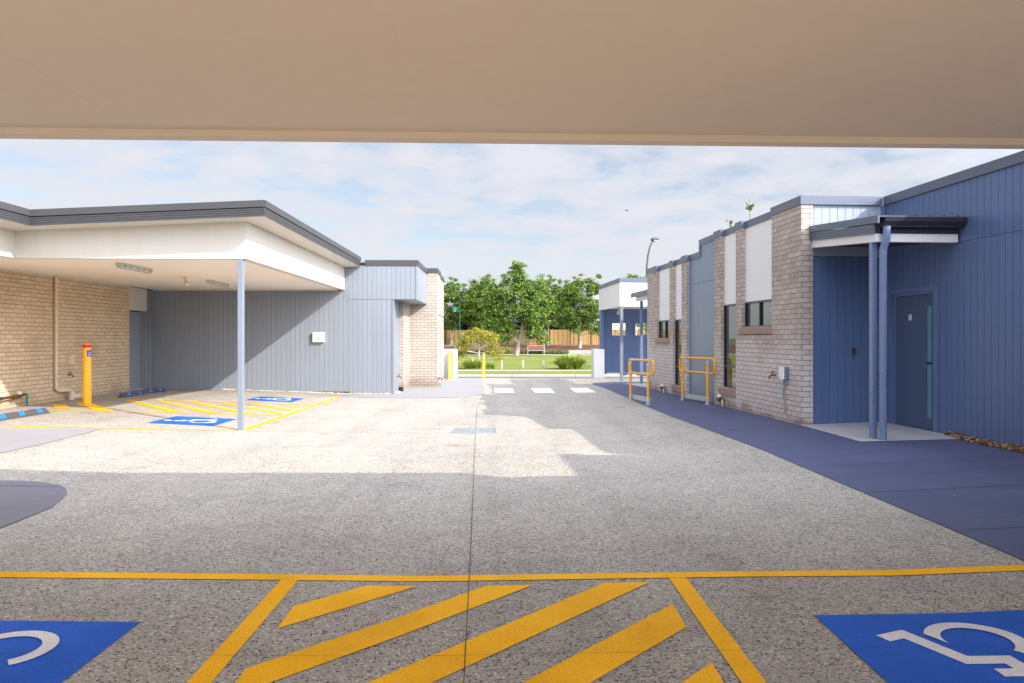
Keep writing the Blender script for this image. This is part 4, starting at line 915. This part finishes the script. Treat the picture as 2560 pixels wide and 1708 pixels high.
# ------------------------------------------------------------------ pebbles
def pebbles(name, F, pts, r0, r1, mat, seed, label_kind):
    rnd = random.Random(seed); mb = MB()
    for x, y, z in pts:
        r = rnd.uniform(r0, r1); a = rnd.random()*6.28; q = MB().ball((0, 0, 0), r, (rnd.uniform(.8, 1.4), rnd.uniform(.6, 1), rnd.uniform(.45, .75)), 7, 5)
        q.v = [(vx*math.cos(a)-vy*math.sin(a)+x, vx*math.sin(a)+vy*math.cos(a)+y, vz+z+r*.3) for vx, vy, vz in q.v]; mb.add(q.v, q.f, True)
    ob = bpy.data.objects.new(name, add_mesh(name, mb, M[mat])); COL.objects.link(ob); ob.rotation_euler = (0, 0, -F.a); tag(ob, label_kind, 'pebbles', kind='stuff'); return ob
rnd = random.Random(11); pts = []
for k in range(760):
    v = rnd.uniform(6.6, 10.45); w = .20*min(1, (10.5-v)*1.2+.1); u = 7.02-rnd.random()*w; P = FR.w(u, v); pts.append((u, v, g(P.x, P.y)+.008+rnd.uniform(0, .035)*(u-6.82)/.2))
pebbles('pebble_strip', FR, pts, .014, .034, 'pebble', 2, 'brown and ochre pebbles along the foot of the right blue wall')
pts = []
for k in range(420):
    u = rnd.uniform(-7.6, -2.95); P = FL.w(u, 21.2); pts.append((u, 21.285-rnd.random()**2*.10, g(P.x, P.y)+.006))
for k in range(60): u, v = rnd.uniform(-3.0, -2.7), rnd.uniform(21.25, 22.2); u = -2.84+.2*rnd.random()*(1-(v-21.25)); P = FL.w(u, v); pts.append((u, v, g(P.x, P.y)+.01))
pebbles('pebble_strip', FL, pts, .012, .03, 'pebble_pale', 3, 'pale pebbles along the foot of the grey clad wall')

# ------------------------------------------------------------------ park: fence, benches, posts, lamps
def fence():
    t = Thing('fence', 'long golden timber paling fence behind the trees', 'fence', FW, (0, 88, .5))
    rnd = random.Random(8); mb = MB(); x = -22.0
    while x < 24: h = 2.33+rnd.uniform(-.015, .015)+.03*math.sin(x*.2); mb.box(x, x+.098, 88+rnd.uniform(0, .012), 88.03, .62, h); x += .102
    t.part('paling', mb, 'fence', kind='stuff')
    for k in range(20):
        x = -22+2.4*k; t.part('post', MB().box(x, x+.1, 87.9, 87.985, .3, 2.35), 'fence')
    t.part('sleeper', MB().box(-22, 24, 87.86, 87.895, .42, .60).box(-22, 24, 87.94, 87.98, .60, .64), 'sleeper')
    single('retaining_wall', MB().box(5.3, 12, 71.0, 71.3, -.3, .25).box(4.0, 5.28, 71.1, 71.35, -.3, .12), 'kerb', 'low pale retaining wall in front of the mulch on the right', 'wall', FW, (8, 71, -.1))
fence()
def bench(x, label):
    y = 70.0; t = Thing('park_bench', label, 'bench', FW, (x, y, -.12), 'park benches by the lawn'); w = .76
    bk = MB()
    for k in range(4): z = .28+.105*k; bk.box(x-w+.05, x+w-.05, y+.30-.03*k-.0, y+.325-.03*k, z, z+.085)
    t.part('backrest', bk, 'slat_red')
    st = MB()
    for k in range(4): st.box(x-w+.05, x+w-.05, y+.34+.11*k, y+.43+.11*k, .28, .31)
    t.part('seat', st, 'slat_red')
    for s in (-1, 1):
        t.part('leg', MB().box(x+s*w-.03, x+s*w+.03, y+.22, y+.27, -.13, .72).box(x+s*w-.03, x+s*w+.03, y+.27, y+.80, .24, .275).box(x+s*w-.03, x+s*w+.03, y+.75, y+.80, -.13, .24), 'galv')
    t.part('frame_rail', MB().box(x-w, x+w, y+.20, y+.219, .68, .72).box(x-w, x+w, y+.20, y+.219, .22, .26), 'galv')
bench(2.22, 'red slatted park bench with white frame in front of the mulch'); bench(-5.95, 'red slatted bench back showing above the left white wall')
for k, (px, lab) in enumerate(((-.56, 'left'), (.625, 'middle'), (1.765, 'right'))):
    single('timber_bollard', MB().box(px-.045, px+.045, 42.5, 42.59, -.35, .13).prism([(px-.045, .13), (px+.045, .13), (px+.03, .16), (px-.03, .16)], 42.5, 42.59, 'y'), 'post_timber', 'short grey timber post on the lawn, %s one of three' % lab, 'post', FW, (px, 42.55, -.32), 'timber posts along the lawn')
def lamps():
    x, y = -4.72, 68.6; t = Thing('park_lamp', 'green park lamp post with a bell lamp behind the golden tree', 'lamp post', FW, (x, y, -.14))
    t.part('pole', MB().tube([(x, y, -.15), (x, y, 1.6), (x, y, 1.61), (x, y, 4.25)], [.09, .09, .05, .04], 10), 'park_green')
    t.part('arm', MB().tube([(x, y, 4.10), (x-.45, y, 4.16)], .03, 8), 'park_green')
    t.part('lamp_shade', MB().tube([(x-.45, y, 4.18), (x-.47, y, 4.05), (x-.47, y, 3.92)], [.06, .18, .28], 12), 'park_green'); t.part('lens', MB().ball((x-.47, y, 3.86), .17, (1, 1, .7)), 'lens')
    x, y = 10.62, 60; t = Thing('street_light', 'tall curved grey street light above the right brick wall', 'street light', FW, (x, y, -.6))
    pts = [(x, y, -.6), (x, y, 5.6), (x+.03, y, 7.0), (x+.12, y, 7.9), (x+.28, y, 8.6), (x+.5, y, 9.05)]
    t.part('pole', MB().tube(pts, [.11, .085, .08, .075, .07, .06], 10), 'pole_grey')
    t.part('lamp_head', MB().tube([(x+.35, y, 9.1), (x+.45, y, 9.15), (x+.85, y, 9.22), (x+.98, y, 9.22)], [.08, .15, .15, .08], 10), 'pole_grey')
    t.part('lens', MB().ball((x+.68, y, 9.06), .2, (1.2, .8, .4)), 'lens')
lamps()
def houses():
    t = Thing('house', 'dark roofed house just behind the fence and trees', 'house', FW, (-2, 97, .6))
    t.part('wall', MB().box(-11, 8, 95, 104, .3, 3.3), 'roof_dark'); t.part('roof', MB().prism([(94.3, 3.25), (94.3, 3.40), (99.5, 4.1), (104.7, 3.4), (104.7, 3.25)], -11.6, 8.6, 'x'), 'roof_dark')
    t.part('gutter', MB().box(-11.6, 8.6, 94.18, 94.29, 3.30, 3.38), 'gutter')
    t = Thing('house', 'pale rendered house glimpsed between the right hand trees', 'house', FW, (11, 112, .6))
    t.part('wall', MB().box(5.5, 19, 110, 120, .3, 6.6), 'render_pale'); t.part('roof', MB().prism([(109.3, 6.55), (109.3, 6.75), (115, 8.6), (120.7, 6.7), (120.7, 6.55)], 5.0, 19.6, 'x'), 'galv')
    for xx in (7.5, 11.0, 14.5):
        f = t.part('window', MB().box(xx, xx+1.4, 109.94, 109.995, 4.3, 5.5), 'sign_white'); t.part('pane', MB().box(xx+.08, xx+1.32, 109.92, 109.935, 4.38, 5.42), 'glass', f)
houses()

# ------------------------------------------------------------------ trees and plants
def leaf_cloud(mb, c, R, n, size, rnd, flat=.62):
    for _ in range(n):
        d = Vector((rnd.gauss(0, .52), rnd.gauss(0, .52), rnd.gauss(0, .52)))
        p = Vector((c[0]+d.x*R, c[1]+d.y*R, c[2]+d.z*R*flat))
        s = size*rnd.uniform(.55, 1.4)
        nrm = (d*.5+Vector((rnd.gauss(0, .5), rnd.gauss(0, .5), rnd.gauss(.5, .5)))).normalized()
        a = nrm.orthogonal().normalized(); a = Matrix.Rotation(rnd.random()*6.28, 3, nrm) @ a; b = nrm.cross(a)
        l = s; w = s*.40
        mb.add([p-a*l*.5, p+b*w*.5+nrm*s*.06, p+a*l*.5, p-b*w*.5+nrm*s*.06], [(0, 1, 2, 3)])
def tree(x, y, z0, blobs, trunk, label, cat='tree', leafmat='leaf', bark='bark', seed=1, n=235, size=.20, group=None, limbs=True, name='tree', tr=.13, density=1.0):
    """blobs: list of (dx, dy, z, r) crown masses, each filled with many small leaf clumps"""
    rnd = random.Random(seed); t = Thing(name, label, cat, FW, (x, y, z0), group)
    tk = MB(); path = [Vector(p) for p in trunk]; k = len(path)
    tk.tube(path, [tr*(1-.75*i/(k-1))*(1.35 if i == 0 else 1) for i in range(k)], 9)
    lf = MB()
    for (dx, dy, z, r) in blobs:
        c = Vector((x+dx, y+dy, z))
        if limbs:
            j = min(range(1, k), key=lambda i: abs(path[i].z-(z-r*1.1))); s = path[j]
            mid = s.lerp(c, .55)+Vector((rnd.uniform(-.15, .15), rnd.uniform(-.1, .1), -.12*r))
            tk.tube([s, mid, c], [tr*.38, tr*.25, tr*.08], 6)
        m = max(7, int(21*r*r*density))
        for _ in range(m):
            d = Vector((rnd.gauss(0, 1), rnd.gauss(0, 1), rnd.gauss(0, 1))).normalized()*rnd.random()**.4
            q = c+Vector((d.x*r*1.22, d.y*r*1.2, d.z*r)); rr = rnd.uniform(.16, .56)*min(1.0, .5+r*.4)
            leaf_cloud(lf, q, rr, int(n*rr*1.15), size, rnd)
            if limbs and rnd.random() < .35: tk.tube([c+(q-c)*.1, q], [tr*.10, tr*.04], 5)
    t.part('trunk', tk, bark); t.part('crown', lf, leafmat, kind=None); return t
G = 'green trees along the park fence'
tree(.5, 66, -.15, [(.15, 0, 7.75, .42), (.0, 0, 7.15, .7), (-.55, 0, 7.2, .35), (-.35, .3, 6.3, 1.0), (1.75, 0, 6.1, .5), (-1.9, 0, 5.9, .5), (.55, 0, 6.0, 1.0), (1.45, .3, 5.5, .95), (-1.35, 0, 5.3, 1.1), (.1, -.4, 5.0, 1.2), (1.5, -.2, 4.3, 1.1), (-1.5, .2, 4.2, 1.1), (.2, -.5, 3.6, 1.2), (1.35, -.4, 3.1, 1.0), (-1.3, -.3, 2.7, 1.0), (-.75, -.5, 1.8, .75), (1.75, -.5, 1.75, .8), (1.2, -.4, 2.2, .8), (2.1, 0, 3.7, .9), (-2.2, 0, 3.4, .9), (-2.2, 0, 4.8, .8), (2.3, 0, 5.0, .7), (-1.2, -.3, 1.4, .5), (2.2, -.3, 1.3, .5)],
     [(.38, 66, -.2), (.55, 66, 1.0), (.88, 66, 2.3), (1.0, 66, 3.6), (.85, 66, 5.0), (.6, 66, 6.6)], 'tallest green tree with a leaning trunk, in the middle of the park', seed=3, group=G, tr=.19)
tree(-2.99, 83, 0.42, [(0.11, 0, 7.49, 0.89), (-1.0, 0, 6.6, 1.11), (0.77, 0, 6.49, 1.11), (-1.44, 0.2, 5.38, 1.22), (1.0, 0.2, 5.27, 1.22), (-0.22, -0.3, 5.61, 1.33), (-0.66, 0, 4.17, 1.33), (1.0, 0, 3.83, 1.22), (-1.88, 0, 4.06, 1.0), (0.11, 0, 2.95, 1.11)],
     [(-2.88, 83, 0.32), (-2.99, 83, 2.06), (-2.93, 83, 4.28), (-2.99, 83, 7.15)], 'green tree with small orange flecks, second from the left', seed=5, group=G, bark='bark_dark')
tree(-6.65, 84, 0.45, [(0.0, 0, 7.18, 0.87), (0.76, 0, 6.64, 0.98), (-0.87, 0, 6.2, 1.2), (0.55, 0, 5.44, 1.2), (-0.98, 0, 4.78, 1.31), (0.44, 0, 4.02, 1.09), (-0.33, 0, 3.25, 0.98), (-2.07, 0, 5.33, 1.31), (-2.18, 0, 3.8, 1.09)],
     [(-6.76, 84, 0.35), (-6.65, 84, 1.62), (-6.33, 84, 3.15), (-6.44, 84, 6.64)], 'leftmost green tree, partly behind the cream brick corner', seed=7, group=G)
tree(4.09, 85, 0.48, [(-0.21, 0, 7.78, 0.8), (0.53, 0, 7.14, 0.9), (-0.53, 0, 6.5, 1.17), (0.85, 0, 5.86, 1.06), (-0.64, 0, 5.22, 1.27), (0.64, 0, 4.59, 1.17), (-0.32, 0, 3.74, 1.06), (1.38, 0, 5.12, 0.85)],
     [(3.98, 85, 0.38), (4.04, 85, 2.25), (4.2, 85, 4.69), (4.04, 85, 7.35)], 'slim green tree to the right of the tallest one', seed=9, group=G, bark='bark_dark')
tree(7.01, 80, 0.36, [(0.0, 0, 7.43, 0.82), (0.99, 0, 6.99, 0.88), (-0.99, 0, 6.44, 1.04), (0.33, 0, 6.0, 1.26), (1.53, 0, 5.56, 1.1), (-1.42, 0, 5.24, 1.1), (1.75, 0, 4.25, 1.1), (-0.44, -0.2, 4.36, 1.32), (0.99, -0.2, 3.59, 1.21), (-1.42, 0, 3.26, 1.1), (1.7, 0, 2.39, 0.93), (-0.33, -0.3, 2.93, 1.1), (1.86, 0, 6.77, 0.38), (2.19, 0, 7.87, 0.18), (2.3, 0, 6.33, 0.38)],
     [(7.12, 80, 0.26), (7.12, 80, 1.62), (7.07, 80, 3.15), (7.23, 80, 5.56), (7.56, 80, 7.32)], 'broad green tree on the right, touching the far white block', seed=11, group=G, tr=.17)
tree(9.4, 58, -.3, [(.0, 0, 6.0, .5), (.35, 0, 5.9, .35), (-.35, 0, 5.9, .3), (.1, 0, 5.2, .7)], [(9.4, 58, -.4), (9.4, 58, 3), (9.45, 58, 5.6)], 'bright green tree top peeping over the far white block', seed=13, size=.2, n=110, density=1.6)
def conifer(x, y, zt, h, label, seed, tuft):
    rnd = random.Random(seed); t = Thing('sapling', label, 'tree', FW, (x, y, -.3), 'slender trees behind the right building')
    tk = MB().tube([(x, y, -.4), (x+.05, y, zt*.6), (x, y, zt)], [.10, .05, .008], 7)
    lf = MB()
    for k in range(tuft):
        a = rnd.random()*6.28; f = rnd.random(); z = zt-h*.55+f*h*.22; r = h*.15*(.7+.5*f)
        e = Vector((x+math.cos(a)*r, y+math.sin(a)*r, z+h*.13*rnd.random()+.06)); tk.tube([(x, y, z), e], [.015, .005], 5)
        for _ in range(20): leaf_cloud(lf, Vector((x, y, z)).lerp(e, rnd.uniform(.3, 1.05)), .045, 1, .085, rnd)
    t.part('trunk', tk, 'bark_dark'); t.part('crown', lf, 'leaf')
tree(6.75, 44, -.33, [(0, 0, 1.3, .8), (-.5, .2, .8, .6), (.5, 0, 1.9, .6)], [(6.75, 44, -.4), (6.8, 44, .6), (6.75, 44, 1.3)], 'green bush glimpsed through the left window of the far block', 'bush', seed=61, n=110, size=.16, name='bush', group='bushes beyond the far block')
tree(8.35, 44.5, -.33, [(0, 0, 1.4, .7), (.5, .2, .9, .6), (-.4, 0, 1.9, .6)], [(8.35, 44.5, -.4), (8.35, 44.5, .6), (8.4, 44.5, 1.3)], 'green bush glimpsed through the right window of the far block', 'bush', seed=63, n=110, size=.16, name='bush', group='bushes beyond the far block')
tree(-4.6, 90.5, .55, [(0, 0, 5.6, 1.3), (-1.2, 0, 4.6, 1.3), (1.2, 0, 4.7, 1.3), (0, 0, 3.4, 1.3), (2.2, 0, 3.6, 1.1), (-2.3, 0, 3.4, 1.1)], [(-4.6, 90.5, .4), (-4.6, 90.5, 2.5), (-4.5, 90.5, 5.2)], 'dark leafy tree behind the fence between the two leftmost trees', leafmat='leaf_dark', bark='bark_dark', seed=71, n=90, size=.3)
tree(6.0, 91, .55, [(0, 0, 6.2, 1.2), (-1.2, 0, 5.0, 1.3), (1.2, 0, 5.2, 1.3), (0, 0, 3.8, 1.3), (-2.2, 0, 3.6, 1.1), (2.2, 0, 3.6, 1.2)], [(6, 91, .4), (6, 91, 2.5), (6.1, 91, 5.6)], 'dark leafy tree behind the fence between the two rightmost trees', leafmat='leaf_dark', bark='bark_dark', seed=73, n=90, size=.3)
conifer(14.07, 45, 9.75, 1.55, 'slender sapling with a green tuft above the right brick wall', 2, 26); conifer(12.9, 45, 8.6, 1.2, 'thin sparse sapling tip left of the tufted one', 4, 9)
gb = []
for k in range(15):
    a = math.pi*k/14; gb.append((1.08*math.cos(a)+.05*math.sin(k*5), .25*math.sin(k*2.3), .42+1.28*math.sin(a)**.8, .27+.06*math.sin(k*3.1)))
gb += [(-.6, -.3, 1.30, .30), (.55, -.3, 1.22, .30), (.0, -.4, 1.42, .33), (-.75, -.1, .72, .27), (.75, -.15, .62, .28), (.3, .4, 1.5, .3), (-.35, .4, 1.45, .3)]
tree(-1.95, 44.0, -.31, gb, [(-1.97, 44, -.35), (-1.9, 44, .15), (-1.93, 44, .5), (-1.85, 44, .8), (-1.95, 44, 1.2)],
     'small spreading tree with golden leaves on the lawn', leafmat='leaf_gold', bark='bark_pale', seed=21, n=120, size=.115, tr=.075, density=4.2)
def tussock(x, y, z, r, h, n, label, seed, cat='grass clump', mat='blade', group=None, parent_name='tussock'):
    rnd = random.Random(seed); mb = MB()
    for _ in range(n):
        a = rnd.random()*6.28; b0 = rnd.random()**.5*r*.45; lean = rnd.uniform(.15, 1.0); hh = h*rnd.uniform(.55, 1.1)*(1-.35*lean*lean)
        bx, by = x+math.cos(a)*b0, y+math.sin(a)*b0*.8; a2 = a+rnd.gauss(0, .35); out = r*.75*lean; w = rnd.uniform(.010, .020)*max(1, r)
        pts = [Vector((bx+math.cos(a2)*out*t*t, by+math.sin(a2)*out*t*t, z+hh*(1-(1-t)**1.7)*(1-.25*lean*t**3))) for t in (0, .4, .75, 1)]
        s = Vector((-math.sin(a2+.6), math.cos(a2+.6), 0)); vs = []
        for p, k in zip(pts, (1, .9, .6, .08)): vs += [p-s*w*k, p+s*w*k]
        mb.add(vs, [(0, 1, 3, 2), (2, 3, 5, 4), (4, 5, 7, 6)], True)
    return single(parent_name, mb, mat, label, cat, FW, (x, y, z), group)
TG = 'grass tussocks on the lawn'
tussock(-2.2, 42.3, -.33, .85, .60, 1100, 'grass tussock under the golden tree', 31, group=TG); tussock(-1.2, 42.4, -.33, .4, .42, 260, 'small pale tussock beside the slim yellow bollard', 33, group=TG)
tussock(3.2, 41.9, -.33, 1.25, .86, 1800, 'large green tussock in front of the right white wall', 35, group=TG)
tussock(-.45, 71.5, -.1, .6, .75, 260, 'pale grass tussock near the trunk of the tallest tree', 37)
def shrubs():
    rnd = random.Random(41)
    def bed(x0, x1, y, h, n, label, mat='groundcover', size=.16):
        mb = MB()
        for k in range(n): x = rnd.uniform(x0, x1); leaf_cloud(mb, (x, y+rnd.uniform(-.7, .7), -.1+h*.5), h*.6, 16, size, rnd)
        o = single('ground_cover', mb, mat, label, 'plants', FW, ((x0+x1)/2, y, -.12)); o['kind'] = 'stuff'
    bed(-6.2, -1.6, 70.8, .42, 130, 'low green ground cover behind the golden tree'); bed(.8, 5.2, 71.0, .34, 130, 'low green ground cover around the park bench')
    bed(4.3, 8.5, 29.75, .12, 70, 'tiny green weeds along the far blue wall base', size=.07)
    for x, y, r, lab in ((-7.2, 91, 1.5, 'dark shrub behind the fence at far left'), (-4.2, 91.5, 1.6, 'dark rounded shrub behind the fence left of the golden tree'), (-1.2, 92, 1.4, 'dark shrub behind the fence near the tallest tree'), (9.3, 92, 1.6, 'dark shrub behind the fence on the right')):
        tree(x, y, .5, [(0, 0, 2.5, r), (-r*.7, 0, 2.2, r*.7), (r*.7, 0, 2.3, r*.8)], [(x, y, .4), (x, y, 1.5), (x, y, 2.4)], lab, 'shrub', 'leaf_dark', 'bark_dark', int(x*7)+90, 45, .3, 'dark shrubs behind the fence', name='shrub', density=1.2)
    st = MB()
    for k in range(4): st.box(-1.7+.05*k, -.75-.05*k, 70.6+.45*k, 71.1+.45*k, -.2, .02+.14*k)
    single('stone_steps', st, 'sleeper', 'short flight of stone steps beside the golden tree', 'steps', FW, (-1.2, 71.3, -.1), bevel=.02)
shrubs()
def bird():
    x, y, z = 6.04, 40, 8.1; t = Thing('bird', 'small dark bird gliding in the sky', 'bird', FW, (x, y, z))
    t.part('body', MB().ball((x, y, z), .035, (1.5, 1, .9), 8, 6).ball((x+.055, y-.01, z+.008), .02), 'bird')
    for s, pts in ((-1, [(x-.01, z+.01), (x-.06, z+.05), (x-.125, z+.045)]), (1, [(x+.03, z+.02), (x+.075, z+.0), (x+.11, z-.06)])):
        m = MB(); vs = []
        for k, (a, b) in enumerate(pts): w = (.035, .03, .006)[k]; vs += [(a, y-w, b), (a, y+w, b), (a, y+w, b+.006), (a, y-w, b+.006)]
        m.add(vs, [(0, 4, 5, 1), (4, 8, 9, 5), (3, 2, 6, 7), (7, 6, 10, 11), (0, 3, 7, 4), (4, 7, 11, 8), (1, 5, 6, 2), (5, 9, 10, 6), (8, 11, 10, 9)]); t.part('wing', m, 'bird')
bird()
